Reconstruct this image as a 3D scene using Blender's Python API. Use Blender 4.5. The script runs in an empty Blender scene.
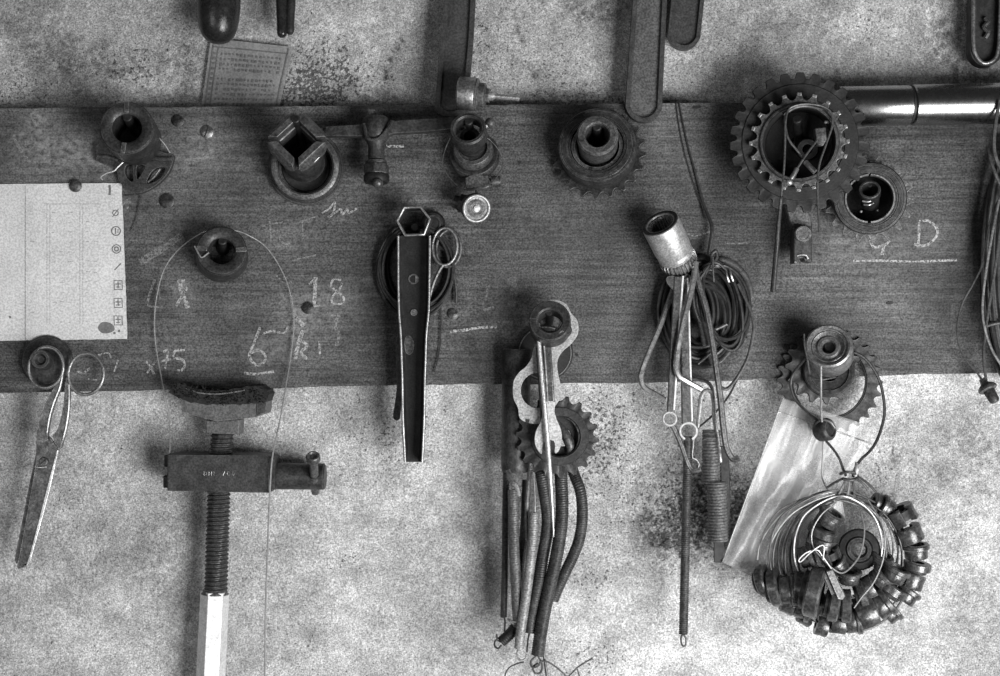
import bpy, bmesh, math, random
from math import pi, sin, cos, radians as R
from mathutils import Vector, Matrix, noise
from mathutils.geometry import tessellate_polygon

random.seed(7)
C = bpy.context.scene.collection
SC = bpy.context.scene

# ------------------------------------------------------------------ camera, sky, lights, exposure
D = 1400.0          # camera distance from the wall in mm; one photo pixel is one mm on the wall
Z0 = 1.5            # height of the picture's middle above the ground
cam = bpy.data.cameras.new('camera')
cam.sensor_width = 36.0
cam.lens = 36.0 * D / 1000.0
cam.clip_start = 0.02
cam_o = bpy.data.objects.new('camera', cam)
C.objects.link(cam_o)
cam_o.location = (0, -D / 1000, Z0)
cam_o.rotation_euler = (pi / 2, 0, 0)
SC.camera = cam_o

world = bpy.data.worlds.new('world')
SC.world = world
world.use_nodes = True
wn = world.node_tree
wn.nodes['Background'].inputs['Color'].default_value = (0.55, 0.55, 0.55, 1)
wn.nodes['Background'].inputs['Strength'].default_value = 0.075

def area_light(name, loc, target, sx, sy, power):
    l = bpy.data.lights.new(name, 'AREA')
    l.shape = 'RECTANGLE'
    l.size, l.size_y, l.energy = sx, sy, power
    o = bpy.data.objects.new(name, l)
    C.objects.link(o)
    o.location = loc
    d = Vector(target) - Vector(loc)
    o.rotation_euler = d.to_track_quat('-Z', 'Y').to_euler()
    return o
# a doorway to the lower right lights the wall; a weak fill is added on the left
area_light('doorway_light', (0.92, -1.3, 0.86), (0.06, 0, 1.26), 0.85, 0.95, 42)
area_light('left_fill_light', (-1.0, -1.9, 1.3), (0, 0, 1.4), 0.8, 0.8, 5)

SC.view_settings.view_transform = 'Standard'
SC.view_settings.look = 'None'
SC.view_settings.gamma = 1.0
SC.view_settings.use_curve_mapping = False
SC.view_settings.exposure = 0.0

# ------------------------------------------------------------------ helpers
# plane millimetres: u to the right, v up, w out of the wall
def P(px, py, w=0.0):
    k = (D - w) / D
    return Vector(((px - 500) * k, (338 - py) * k, w))
def to_world(p):
    return Vector((p.x / 1000, -p.z / 1000, Z0 + p.y / 1000))
ROT = (pi / 2, 0, 0)
ORG = {}

def frame(c, z, up=(0, 1, 0), roll=0.0):
    z = Vector(z).normalized()
    up = Vector(up)
    x = up.cross(z)
    if x.length < 1e-3:
        x = Vector((1, 0, 0)).cross(z)
    x.normalize()
    y = z.cross(x)
    M = Matrix((x, y, z)).transposed().to_4x4()
    M.translation = Vector(c)
    if roll:
        M = M @ Matrix.Rotation(roll, 4, 'Z')
    return M
def axis(back, front, roll=0.0):
    """frame at the back point, z axis to the front point; both are (px, py, w). Returns frame, length."""
    a, b = P(*back), P(*front)
    return frame(a, b - a, roll=roll), (b - a).length
def flat(px, py, w, roll=0.0):
    return frame(P(px, py, w), (0, 0, 1), roll=roll)

def catmull(pts, n, closed=False):
    if n <= 1 or len(pts) < 3:
        return list(pts)
    out = []
    L = len(pts)
    for i in range(L if closed else L - 1):
        if closed:
            p0, p1, p2, p3 = pts[i - 1], pts[i], pts[(i + 1) % L], pts[(i + 2) % L]
        else:
            p1, p2 = pts[i], pts[i + 1]
            p0 = pts[i - 1] if i else p1 * 2 - p2
            p3 = pts[i + 2] if i + 2 < L else p2 * 2 - p1
        for k in range(n):
            t = k / n
            out.append(0.5 * ((2 * p1) + (p2 - p0) * t + (2 * p0 - 5 * p1 + 4 * p2 - p3) * t * t + (3 * p1 - p0 - 3 * p2 + p3) * t ** 3))
    if not closed:
        out.append(pts[-1])
    return out

class MB:
    def __init__(self):
        self.v, self.f = [], []
    def add(self, vs, fs):
        b = len(self.v)
        self.v += [Vector(p) for p in vs]
        self.f += [[i + b for i in f] for f in fs]
        return self
    def lathe(self, M, prof, seg=36, closed=False, a0=0.0, a1=2 * pi, jit=0.0, rfun=None):
        full = abs(a1 - a0 - 2 * pi) < 1e-6
        n = seg if full else seg + 1
        rows, vs, fs = [], [], []
        for (r, z) in prof:
            if r < 1e-6:
                rows.append([len(vs)] * n)
                vs.append(M @ Vector((0, 0, z)))
            else:
                row = []
                for k in range(n):
                    a = a0 + (a1 - a0) * k / seg
                    rr = r * (rfun(a, z) if rfun else 1)
                    row.append(len(vs))
                    vs.append(M @ Vector((rr * cos(a), rr * sin(a), z)))
                rows.append(row)
        m = len(rows)
        for i in range(m if closed else m - 1):
            A, B = rows[i], rows[(i + 1) % m]
            for k in range(n if full else n - 1):
                q = [A[k], A[(k + 1) % n], B[(k + 1) % n], B[k]]
                q = [x for j, x in enumerate(q) if x not in q[:j]]
                if len(q) > 2:
                    fs.append(q)
        if not full and closed:
            fs.append([rw[0] for rw in rows])
            fs.append([rw[-1] for rw in rows][::-1])
        return self.add(vs, fs)
    def ring(self, M, ri, ro, z0, z1, seg=40, c=0.8, **k):
        return self.lathe(M, [(ri, z0), (ro - c, z0), (ro, z0 + c), (ro, z1 - c), (ro - c, z1), (ri + c, z1), (ri, z1 - c)], seg, True, **k)
    def cyl(self, M, r, z0, z1, seg=24, c=0.6, **k):
        return self.lathe(M, [(0, z0), (r - c, z0), (r, z0 + c), (r, z1 - c), (r - c, z1), (0, z1)], seg, **k)
    def ball(self, c, r, seg=16, sq=(1, 1, 1)):
        M = Matrix.Translation(c) @ Matrix.Diagonal((*sq, 1))
        n = seg // 2
        return self.lathe(M, [(r * sin(pi * i / n), -r * cos(pi * i / n)) for i in range(n + 1)], seg)
    def tube(self, pts, r, seg=8, n=6, closed=False, thread=None, raw=False, ends=True, squash=1.0):
        cp = [Vector(p) if raw else P(*p) for p in pts]
        rr = r if isinstance(r, (list, tuple)) else [r] * len(cp)
        ext = [Vector((x, 0, 0)) for x in rr]
        path = catmull(cp, n, closed)
        rad = [max(q.x, 0.05) for q in catmull(ext, n, closed)]
        if thread:
            pitch, amp = thread[0], thread[1]
            d = [0.0]
            for i in range(1, len(path)):
                d.append(d[-1] + (path[i] - path[i - 1]).length)
            tot, sp = d[-1], max(3, thread[2] if len(thread) > 2 else 4)
            cnt = max(2, int(tot / pitch * sp))
            np_, nr, j = [], [], 0
            for i in range(cnt + 1):
                s = tot * i / cnt
                while j < len(d) - 2 and d[j + 1] < s:
                    j += 1
                t = (s - d[j]) / max(1e-6, d[j + 1] - d[j])
                np_.append(path[j].lerp(path[j + 1], t))
                nr.append(rad[j] * (1 - t) + rad[j + 1] * t)
            path, rad = np_, nr
        L = len(path)
        vs, fs, dist = [], [], 0.0
        nrm = None
        for i in range(L):
            if closed:
                t = path[(i + 1) % L] - path[i - 1]
            else:
                t = path[min(i + 1, L - 1)] - path[max(i - 1, 0)]
            if t.length < 1e-9:
                t = Vector((0, 1, 0))
            t.normalize()
            if nrm is None:
                nrm = t.cross(Vector((0, 0, 1)))
                if nrm.length < 1e-3:
                    nrm = t.cross(Vector((1, 0, 0)))
            nrm = (nrm - t * nrm.dot(t)).normalized()
            bi = t.cross(nrm)
            if i:
                dist += (path[i] - path[i - 1]).length
            for k in range(seg):
                a = 2 * pi * k / seg
                q = rad[i]
                if thread:
                    q += thread[1] * cos(2 * pi * dist / thread[0] - a)
                vs.append(path[i] + nrm * (q * cos(a)) + bi * (q * sin(a) * squash))
        for i in range(L if closed else L - 1):
            for k in range(seg):
                a, b = i * seg + k, i * seg + (k + 1) % seg
                c, d_ = ((i + 1) % L) * seg + (k + 1) % seg, ((i + 1) % L) * seg + k
                fs.append([a, b, c, d_])
        if not closed and ends:
            fs.append(list(range(seg))[::-1])
            fs.append([(L - 1) * seg + k for k in range(seg)])
        return self.add(vs, fs)
    def prismM(self, M, outline, z0, z1, holes=(), top_inset=None):
        loops = [[Vector((x, y, 0)) for x, y in lp] for lp in [outline, *holes]]
        tri = tessellate_polygon(loops)
        pts = [p for lp in loops for p in lp]
        n = len(pts)
        vs = [M @ Vector((p.x, p.y, z0)) for p in pts] + [M @ Vector((p.x, p.y, z1)) for p in pts]
        fs = [list(t)[::-1] for t in tri] + [[i + n for i in t] for t in tri]
        b = 0
        for lp in loops:
            m = len(lp)
            for k in range(m):
                fs.append([b + k, b + (k + 1) % m, b + (k + 1) % m + n, b + k + n])
            b += m
        return self.add(vs, fs)
    def prism(self, outline, w0, w1, holes=()):
        """outline and holes in photo pixels, between depths w0 and w1"""
        k = (D - max(w0, w1)) / D
        cv = lambda lp: [((x - 500) * k, (338 - y) * k) for x, y in lp]
        return self.prismM(Matrix.Identity(4), cv(outline), w0, w1, [cv(h) for h in holes])
    def box(self, M, x0, x1, y0, y1, z0, z1):
        return self.prismM(M, [(x0, y0), (x1, y0), (x1, y1), (x0, y1)], z0, z1)
    def gear(self, M, N, root, tip, rin, z0, z1, phase=0.0, sharp=0.10, block=False):
        fr = [(0.0, 0), (0.10, .03), (0.22, .22), (0.32, .6), (0.5 - sharp, 1), (0.5 + sharp, 1), (0.68, .6), (0.78, .22), (0.90, .03)]
        if block:
            fr = [(0.0, 0), (0.10, .04), (0.19, .3), (0.24, .75), (0.30, 1), (0.70, 1), (0.76, .75), (0.81, .3), (0.90, .04)]
        oa = []
        for i in range(N):
            for t, h in fr:
                oa.append((2 * pi * (i + t) / N + phase, root + (tip - root) * h, h))
        n = len(oa)
        vs = []
        zc, th = (z0 + z1) / 2, (z1 - z0) / 2
        for s in (-1, 1):
            for a, r, h in oa:
                vs.append(M @ Vector((r * cos(a), r * sin(a), zc + s * th * (1 - 0.35 * h))))
            for a, r, h in oa:
                vs.append(M @ Vector((rin * cos(a), rin * sin(a), zc + s * th)))
        fs = []
        for k in range(n):
            j = (k + 1) % n
            fs.append([k, n + k, n + j, j])
            fs.append([2 * n + k, 2 * n + j, 3 * n + j, 3 * n + k])
            fs.append([k, j, 2 * n + j, 2 * n + k])
            fs.append([n + j, n + k, 3 * n + k, 3 * n + j])
        return self.add(vs, fs)
    def build(self, name, mat, parent=None, at=None, bevel=0.0, bseg=2, ang=38, label=None, subsurf=0, thing=None):
        if parent is not None:
            org = ORG[parent.name]
        else:
            org = P(*at)
        me = bpy.data.meshes.new(name)
        me.from_pydata([(p - org) * 0.001 for p in self.v], [], self.f)
        bm = bmesh.new()
        bm.from_mesh(me)
        bmesh.ops.recalc_face_normals(bm, faces=bm.faces)
        bm.to_mesh(me)
        bm.free()
        for p in me.polygons:
            p.use_smooth = True
        me.set_sharp_from_angle(angle=R(ang))
        me.materials.append(mat)
        o = bpy.data.objects.new(name, me)
        C.objects.link(o)
        if parent is not None:
            o.parent = parent
        else:
            o.location = to_world(org)
            o.rotation_euler = ROT
        ORG[o.name] = org
        if bevel:
            b = o.modifiers.new('bevel', 'BEVEL')
            b.width = bevel * 0.001
            b.segments = bseg
            b.limit_method = 'ANGLE'
            b.angle_limit = R(40)
            b.use_clamp_overlap = True
        if subsurf:
            s = o.modifiers.new('sub', 'SUBSURF')
            s.levels = s.render_levels = subsurf
        if label:
            o['label'] = label
        return o

def tag(o, label, cat, group=None, kind=None):
    o['label'] = label
    o['category'] = cat
    if group:
        o['group'] = group
    if kind:
        o['kind'] = kind
    return o
def thing(name, label, cat, at, group=None):
    o = bpy.data.objects.new(name, None)
    C.objects.link(o)
    o.empty_display_size = 0.02
    ORG[o.name] = P(*at)
    o.location = to_world(ORG[o.name])
    o.rotation_euler = ROT
    return tag(o, label, cat, group)
def copy_thing(o, label, group, du, dv, dw, rot=0.0):
    c = o.copy()
    C.objects.link(c)
    c.location = o.location + Vector((du / 1000, -dw / 1000, dv / 1000))
    if rot:
        c.rotation_euler = (Matrix.Rotation(rot, 4, 'Y') @ o.rotation_euler.to_matrix().to_4x4()).to_euler()
    tag(c, label, c['category'], group)
    for ch in list(o.children):
        q = ch.copy()
        C.objects.link(q)
        q.parent = c
        for g in ch.children:
            h = g.copy()
            C.objects.link(h)
            h.parent = q
    return c
def circ(cx, cy, r, n=32, ry=None, rot=0.0, a0=0.0):
    ry = r if ry is None else ry
    out = []
    for k in range(n):
        a = a0 + 2 * pi * k / n
        x, y = r * cos(a), ry * sin(a)
        out.append((cx + x * cos(rot) - y * sin(rot), cy + x * sin(rot) + y * cos(rot)))
    return out
def smooth2d(pts, n=5, closed=True):
    q = catmull([Vector((x, y, 0)) for x, y in pts], n, closed)
    return [(p.x, p.y) for p in q]

# ------------------------------------------------------------------ materials (all grey: the photograph is black and white)
def g(x):
    return (x, x, x, 1)
def new_mat(name):
    m = bpy.data.materials.new(name)
    m.use_nodes = True
    nt = m.node_tree
    return m, nt, nt.nodes['Principled BSDF']
def nnoise(nt, scale, detail=3, rough=0.55, vec=None):
    n = nt.nodes.new('ShaderNodeTexNoise')
    n.inputs['Scale'].default_value = scale
    n.inputs['Detail'].default_value = detail
    n.inputs['Roughness'].default_value = rough
    if vec:
        nt.links.new(vec, n.inputs['Vector'])
    return n.outputs['Fac']
def nmap(nt, src, a, b, lo, hi):
    n = nt.nodes.new('ShaderNodeMapRange')
    nt.links.new(src, n.inputs['Value'])
    for k, x in zip(('From Min', 'From Max', 'To Min', 'To Max'), (a, b, lo, hi)):
        n.inputs[k].default_value = x
    return n.outputs['Result']
def nmath(nt, op, a, b):
    n = nt.nodes.new('ShaderNodeMath')
    n.operation = op
    for i, x in enumerate((a, b)):
        if isinstance(x, (int, float)):
            n.inputs[i].default_value = x
        else:
            nt.links.new(x, n.inputs[i])
    return n.outputs[0]
def nrgb(nt, val):
    n = nt.nodes.new('ShaderNodeCombineColor')
    for i in range(3):
        nt.links.new(val, n.inputs[i])
    return n.outputs[0]
def coords(nt, scale=None):
    t = nt.nodes.new('ShaderNodeTexCoord').outputs['Object']
    if scale:
        m = nt.nodes.new('ShaderNodeMapping')
        m.inputs['Scale'].default_value = scale
        nt.links.new(t, m.inputs['Vector'])
        return m.outputs['Vector']
    return t
def bump(nt, b, h, strength, dist):
    n = nt.nodes.new('ShaderNodeBump')
    n.inputs['Strength'].default_value = strength
    n.inputs['Distance'].default_value = dist
    nt.links.new(h, n.inputs['Height'])
    nt.links.new(n.outputs['Normal'], b.inputs['Normal'])

def metal(name, base, rough=0.42, met=0.75, blotch=0.45, grain=0.35, bmp=0.25, wear=0.0, rvar=.12):
    m, nt, b = new_mat(name)
    v = coords(nt)
    n1 = nmap(nt, nnoise(nt, 90, 4, .6, v), .3, .7, 1 - blotch, 1 + blotch)
    n2 = nmap(nt, nnoise(nt, 520, 2, .6, v), .36, .64, 1 - grain, 1 + grain)
    val = nmath(nt, 'MULTIPLY', nmath(nt, 'MULTIPLY', n1, n2), base)
    if wear:            # rubbed bare edges
        bv = nt.nodes.new('ShaderNodeBevel')
        bv.samples = 4
        bv.inputs['Radius'].default_value = .0013
        ge = nt.nodes.new('ShaderNodeNewGeometry')
        dt = nt.nodes.new('ShaderNodeVectorMath')
        dt.operation = 'DOT_PRODUCT'
        nt.links.new(bv.outputs['Normal'], dt.inputs[0])
        nt.links.new(ge.outputs['Normal'], dt.inputs[1])
        ed = nmap(nt, dt.outputs['Value'], .985, .86, 0, wear)
        ed = nmath(nt, 'MULTIPLY', ed, nmap(nt, nnoise(nt, 130, 3, .6, v), .35, .6, .15, 1))
        val = nmath(nt, 'ADD', val, ed)
    nt.links.new(nrgb(nt, val), b.inputs['Base Color'])
    b.inputs['Metallic'].default_value = met
    nt.links.new(nmap(nt, nnoise(nt, 160, 3, .6, v), .3, .7, rough - rvar, rough + rvar), b.inputs['Roughness'])
    bump(nt, b, nnoise(nt, 500, 3, .6, v), bmp, .0006)
    return m
IRON = metal('greasy_iron', 0.048, .48, .35, .5, .45, wear=.16)
IRON2 = metal('worn_iron', 0.11, .46, .5, .45, .45, wear=.28)
BLACKIRON = metal('black_iron', 0.016, .55, .15, .5, .45, wear=.04)
STEEL = metal('bright_steel', 0.60, .36, .8, .18, .25, .12)
DARKIRON = metal('dark_worn_iron', 0.030, .5, .3, .5, .45, wear=.13)
SOCK = metal('satin_socket_steel', 0.50, .48, .6, .18, .3, .12)
STEELM = metal('dull_steel', 0.27, .40, .75, .3, .35, wear=.3)
BLADE = metal('tarnished_blade_steel', 0.10, .36, .7, .3, .4, wear=.40)
KEY = metal('polished_key_steel', 0.34, .28, .6, .25, .25, .1)
BRIGHT = metal('bare_bright_steel', 0.78, .42, .45, .12, .15, .05)
PLATE = metal('pale_plated_steel', 0.40, .5, .35, .2, .35, wear=.2)
PAINT = metal('grey_painted_iron', 0.115, .6, .1, .25, .4, wear=.12)
CHROME = metal('chrome_tube', 0.32, .27, 1.0, .08, .12, .02, rvar=.02)
SHINY = metal('oily_bushing_steel', 0.10, .30, .55, .45, .4, wear=.22)
GLOSS = metal('glossy_black_grip', 0.018, .26, .0, .3)
SPRING = metal('grey_spring_steel', 0.13, .5, .35, .3, .4)
SPRINGL = metal('pale_spring_steel', 0.30, .5, .4, .25, .4)
WIREL = metal('pale_wire', 0.42, .4, .6, .15, .15)
WIRED = metal('dark_cable', 0.035, .42, .15, .35)
WIREM = metal('grey_cable', 0.085, .42, .35, .35)
RUBBER = metal('dark_leather', 0.014, .8, .0, .5, .5, .5)
HANDLE = metal('cast_handle', 0.06, .5, .3, .3, .35)
HANDLEW = metal('cast_handle_web', 0.10, .6, .25, .3, .45)

def paper(name, base, spread=.1):
    m, nt, b = new_mat(name)
    v = coords(nt)
    val = nmath(nt, 'MULTIPLY', nmap(nt, nnoise(nt, 22, 4, .6, v), .3, .7, 1 - spread, 1 + spread), nmap(nt, nnoise(nt, 520, 2, .6, v), .36, .64, .8, 1.2))
    nt.links.new(nrgb(nt, nmath(nt, 'MULTIPLY', val, base)), b.inputs['Base Color'])
    b.inputs['Roughness'].default_value = .8
    return m
PAPER = paper('white_paper', .74)
PAPERG = paper('aged_paper', .27, .25)
INK = paper('faded_ink', .19, .3)
INKL = paper('pale_ink', .45, .2)
INKG = paper('old_print', .165, .3)

def chalk(name, lo, hi, alpha):
    m, nt, b = new_mat(name)
    v = coords(nt)
    b.inputs['Base Color'].default_value = g(.62)
    b.inputs['Roughness'].default_value = .95
    b.inputs['Specular IOR Level'].default_value = 0.05
    a = nmap(nt, nnoise(nt, 420, 3, .7, v), lo, hi, 0, alpha)
    nt.links.new(a, b.inputs['Alpha'])
    return m
CHALK = chalk('chalk', .39, .60, .85)
CHALKF = chalk('faint_chalk', .42, .66, .5)

def wall_mat():
    m, nt, b = new_mat('old_plaster')
    v = coords(nt)
    big = nmap(nt, nnoise(nt, 8, 5, .6, v), .35, .65, .72, 1.22)
    mid = nmap(nt, nnoise(nt, 40, 6, .7, v), .35, .65, .74, 1.22)
    fin = nmap(nt, nnoise(nt, 400, 3, .6, v), .36, .64, .76, 1.22)
    gra = nmap(nt, nnoise(nt, 720, 3, .7, v), .36, .64, .5, 1.5)
    pit = nnoise(nt, 330, 2, .5, v)
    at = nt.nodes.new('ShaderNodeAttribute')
    at.attribute_name = 'grime_shade'
    at2 = nt.nodes.new('ShaderNodeAttribute')
    at2.attribute_name = 'pits'
    thr = nmath(nt, 'ADD', pit, nmath(nt, 'MULTIPLY', at2.outputs['Fac'], -.27))
    pitm = nmap(nt, thr, .22, .31, .3, 1.0)
    val = nmath(nt, 'MULTIPLY', nmath(nt, 'MULTIPLY', big, mid), nmath(nt, 'MULTIPLY', fin, gra))
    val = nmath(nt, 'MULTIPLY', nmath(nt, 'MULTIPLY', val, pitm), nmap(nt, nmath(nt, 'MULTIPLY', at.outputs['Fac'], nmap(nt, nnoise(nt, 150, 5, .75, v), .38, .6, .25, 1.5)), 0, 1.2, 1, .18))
    nt.links.new(nrgb(nt, nmath(nt, 'MULTIPLY', val, .52)), b.inputs['Base Color'])
    b.inputs['Roughness'].default_value = .9
    b.inputs['Specular IOR Level'].default_value = .15
    h = nmath(nt, 'ADD', nmath(nt, 'MULTIPLY', nnoise(nt, 60, 5, .65, v), 1.0), nmath(nt, 'ADD', nmath(nt, 'MULTIPLY', nnoise(nt, 300, 3, .6, v), .35), nmath(nt, 'MULTIPLY', pitm, .6)))
    bump(nt, b, h, .55, .004)
    return m
def wood_mat():
    m, nt, b = new_mat('dark_grimy_wood')
    v = coords(nt)
    vs = coords(nt, (7, 190, 60))
    vf = coords(nt, (40, 1100, 200))
    grain = nmap(nt, nnoise(nt, 1, 5, .7, vs), .33, .67, .6, 1.42)
    fine = nmap(nt, nnoise(nt, 1, 3, .6, vf), .3, .7, .75, 1.25)
    big = nmap(nt, nnoise(nt, 11, 5, .62, v), .35, .65, .6, 1.4)
    gra = nmap(nt, nnoise(nt, 560, 3, .7, v), .36, .64, .35, 1.65)
    at = nt.nodes.new('ShaderNodeAttribute')
    at.attribute_name = 'grime_shade'
    at2 = nt.nodes.new('ShaderNodeAttribute')
    at2.attribute_name = 'dust'
    dm = nmath(nt, 'MULTIPLY', at2.outputs['Fac'], nmap(nt, nnoise(nt, 160, 4, .7, v), .35, .7, 0, 1))
    val = nmath(nt, 'MULTIPLY', nmath(nt, 'MULTIPLY', grain, fine), nmath(nt, 'MULTIPLY', big, gra))
    val = nmath(nt, 'MULTIPLY', nmath(nt, 'MULTIPLY', val, .088), nmap(nt, at.outputs['Fac'], 0, 1, 1, .22))
    val = nmath(nt, 'ADD', val, nmath(nt, 'MULTIPLY', dm, .30))
    nt.links.new(nrgb(nt, val), b.inputs['Base Color'])
    b.inputs['Roughness'].default_value = .62
    b.inputs['Specular IOR Level'].default_value = .25
    bump(nt, b, nmath(nt, 'ADD', grain, nmath(nt, 'MULTIPLY', fine, .4)), .35, .0012)
    return m
def bag_mat():
    m, nt, b = new_mat('clear_plastic_film')
    v = coords(nt)
    b.inputs['Base Color'].default_value = g(.75)
    b.inputs['Roughness'].default_value = .2
    b.inputs['Transmission Weight'].default_value = 0.0
    b.inputs['Specular IOR Level'].default_value = .8
    nt.links.new(nmap(nt, nnoise(nt, 26, 3, .6, v), .3, .7, .18, .42), b.inputs['Alpha'])
    bump(nt, b, nnoise(nt, 60, 3, .5, coords(nt, (1.0, .35, 1))), .4, .003)
    return m
BAG = bag_mat()

# ------------------------------------------------------------------ the setting: wall
def blob(px, py, items):
    t = 0.0
    for (x, y, rx, ry, s) in items:
        d = ((px - x) / rx) ** 2 + ((py - y) / ry) ** 2
        if d < 9:
            n_ = noise.noise(Vector((px * .045, py * .045, x * .1))) * .6
            t += s * math.exp(-d * (1 + n_))
    return t
def attr_grid(name, mat, nx, ny, fn, attrs):
    """fn(i, j) -> (plane point, px, py)"""
    vs, fs, vals = [], [], {k: [] for k in attrs}
    for j in range(ny + 1):
        for i in range(nx + 1):
            p, px, py = fn(i / nx, j / ny)
            vs.append(p)
            for k, f in attrs.items():
                vals[k].append(min(1.0, max(0.0, f(px, py))))
    for j in range(ny):
        for i in range(nx):
            a = j * (nx + 1) + i
            fs.append([a, a + 1, a + nx + 2, a + nx + 1])
    return vs, fs, vals
WALL_GRIME_SHADE = [(700, 495, 85, 65, .3), (935, 480, 80, 90, .2), (590, 450, 40, 60, .15), (150, 560, 70, 90, .16), (975, 560, 70, 110, .22), (20, 600, 50, 80, .15), (905, 430, 80, 30, .12), (120, -20, 260, 110, .22), (500, -10, 240, 100, .2), (860, -10, 220, 110, .24), (60, 60, 60, 22, .35), (130, 70, 60, 20, .40), (185, 55, 14, 40, .55), (30, 30, 40, 40, .25), (500, 99, 600, 9, .55), (590, 10, 34, 18, .5),  # stains plus painted shade: dimmer top and lower corners, shadows beside hung things
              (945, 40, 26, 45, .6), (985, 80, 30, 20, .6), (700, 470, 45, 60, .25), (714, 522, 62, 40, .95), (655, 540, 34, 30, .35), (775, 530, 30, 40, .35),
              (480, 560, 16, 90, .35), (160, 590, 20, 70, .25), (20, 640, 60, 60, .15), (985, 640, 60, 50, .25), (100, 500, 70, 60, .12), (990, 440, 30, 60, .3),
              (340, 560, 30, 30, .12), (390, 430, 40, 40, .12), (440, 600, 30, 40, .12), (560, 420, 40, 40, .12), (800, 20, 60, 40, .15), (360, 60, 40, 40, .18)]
WALL_PITS = [(720, 515, 60, 45, .5), (600, 470, 30, 50, .25), (310, 80, 60, 30, .3), (20, 90, 40, 20, .4), (330, 75, 42, 40, .62), (300, 90, 20, 20, .5), (130, 65, 50, 24, .5), (480, 40, 40, 40, .35), (560, 70, 50, 40, .35), (600, 420, 40, 50, .55), (590, 580, 25, 14, .5),
             (350, 560, 25, 12, .45), (690, 510, 60, 60, .45), (600, 660, 40, 20, .5), (300, 640, 20, 30, .3), (870, 20, 30, 40, .35), (720, 60, 30, 40, .3), (60, 500, 40, 30, .25),
             (390, 440, 60, 40, .4), (880, 470, 14, 30, .5), (250, 570, 10, 10, .5), (700, 400, 60, 20, .3), (620, 100, 60, 8, .5)]
RIDGES = [([(318, 440), (345, 436), (366, 440), (368, 462), (362, 480)], 2.2, 2.2), ([(893, 445), (897, 470), (895, 500)], 1.6, -2.5), ([(838, 68), (841, 84)], 1.5, -2),
          ([(402, 40), (388, 62), (385, 80)], 1.4, -2), ([(515, 22), (522, 40)], 2, -2), ([(528, 62), (536, 78)], 2, -2), ([(548, 92), (562, 96), (590, 97)], 2, 2.2)]
def seg_d(px, py, pts):
    best = 1e9
    for (x0, y0), (x1, y1) in zip(pts, pts[1:]):
        dx, dy = x1 - x0, y1 - y0
        t = max(0, min(1, ((px - x0) * dx + (py - y0) * dy) / (dx * dx + dy * dy)))
        best = min(best, math.hypot(px - x0 - t * dx, py - y0 - t * dy))
    return best
def wall_pt(s, t):
    # dense where the photo looks, coarse beyond
    px, py = -350 + 1700 * s, -280 + 1240 * t
    q = Vector((px * .01, py * .01, 0))
    w = noise.fractal(q, 1.0, 2.0, 4) * 1.6 + noise.noise(q * 4) * .5
    if -20 < px < 1020:
        for pts, wid, h in RIDGES:
            d = seg_d(px, py, pts)
            if d < wid * 3:
                w += h * math.exp(-(d / wid) ** 2)
    p = P(px, py, 0)
    p.z = w - 4.0
    return p, px, py
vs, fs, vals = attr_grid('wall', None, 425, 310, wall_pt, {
    'grime_shade': lambda x, y: blob(x, y, WALL_GRIME_SHADE) + max(0, max([1.0 * math.exp(-(seg_d(x, y, r[0]) / 1.6) ** 2) for r in RIDGES if r[2] < 0])) * (.9 if -20 < x < 1020 else 0),
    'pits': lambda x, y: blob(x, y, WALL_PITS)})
wb = MB().add(vs, fs)
nx, ny = 425, 310
nv = len(wb.v)
# give the wall its thickness
cor = [wb.v[0], wb.v[nx], wb.v[nv - 1], wb.v[nv - 1 - nx]]
for p in cor:
    wb.v.append(Vector((p.x, p.y, -120)))
wb.f.append([nv + 3, nv + 2, nv + 1, nv])
rim = [list(range(0, nx + 1)), [nx + j * (nx + 1) for j in range(ny + 1)], list(range(nv - 1, nv - 2 - nx, -1)), [(ny - j) * (nx + 1) for j in range(ny + 1)]]
for k, row in enumerate(rim):
    wb.f.append(row[::-1] + [nv + k, nv + (k + 1) % 4])
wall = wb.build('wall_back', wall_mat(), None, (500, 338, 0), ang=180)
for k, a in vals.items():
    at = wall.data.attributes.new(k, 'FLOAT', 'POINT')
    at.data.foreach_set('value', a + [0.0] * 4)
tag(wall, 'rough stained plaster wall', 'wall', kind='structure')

# ------------------------------------------------------------------ the board the pegs are fixed in
WB = 20.0
def lin(x, pts):
    for (x0, y0), (x1, y1) in zip(pts, pts[1:]):
        if x <= x1:
            return y0 + (y1 - y0) * (x - x0) / (x1 - x0)
    return pts[-1][1]
B_TOP = [(-200, 109), (0, 108), (500, 105), (700, 103), (1200, 98)]
B_BOT = [(-200, 398), (0, 393), (270, 388), (400, 385), (640, 383), (900, 375), (1200, 368)]
B_GRIME_SHADE = [(556, 138, 34, 38, .55), (735, 165, 34, 60, .6), (975, 250, 28, 120, .75), (385, 290, 30, 70, .5), (640, 290, 30, 70, .35), (230, 110, 25, 12, .4), (430, 112, 60, 8, .5),  # grease stains plus painted cast shadows left of the wheels, sockets and cables
           (345, 165, 14, 28, .3), (790, 345, 20, 20, .6), (75, 122, 14, 10, .35), (520, 350, 16, 30, .4), (130, 200, 14, 30, .35), (770, 240, 14, 50, .4), (600, 240, 40, 60, .25), (690, 160, 10, 60, .15),
           (905, 130, 100, 10, .4), (800, 240, 30, 20, .3), (178, 121, 9, 8, .5), (160, 378, 60, 8, .25), (330, 378, 20, 7, .4), (300, 220, 30, 20, .15)]
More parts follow.
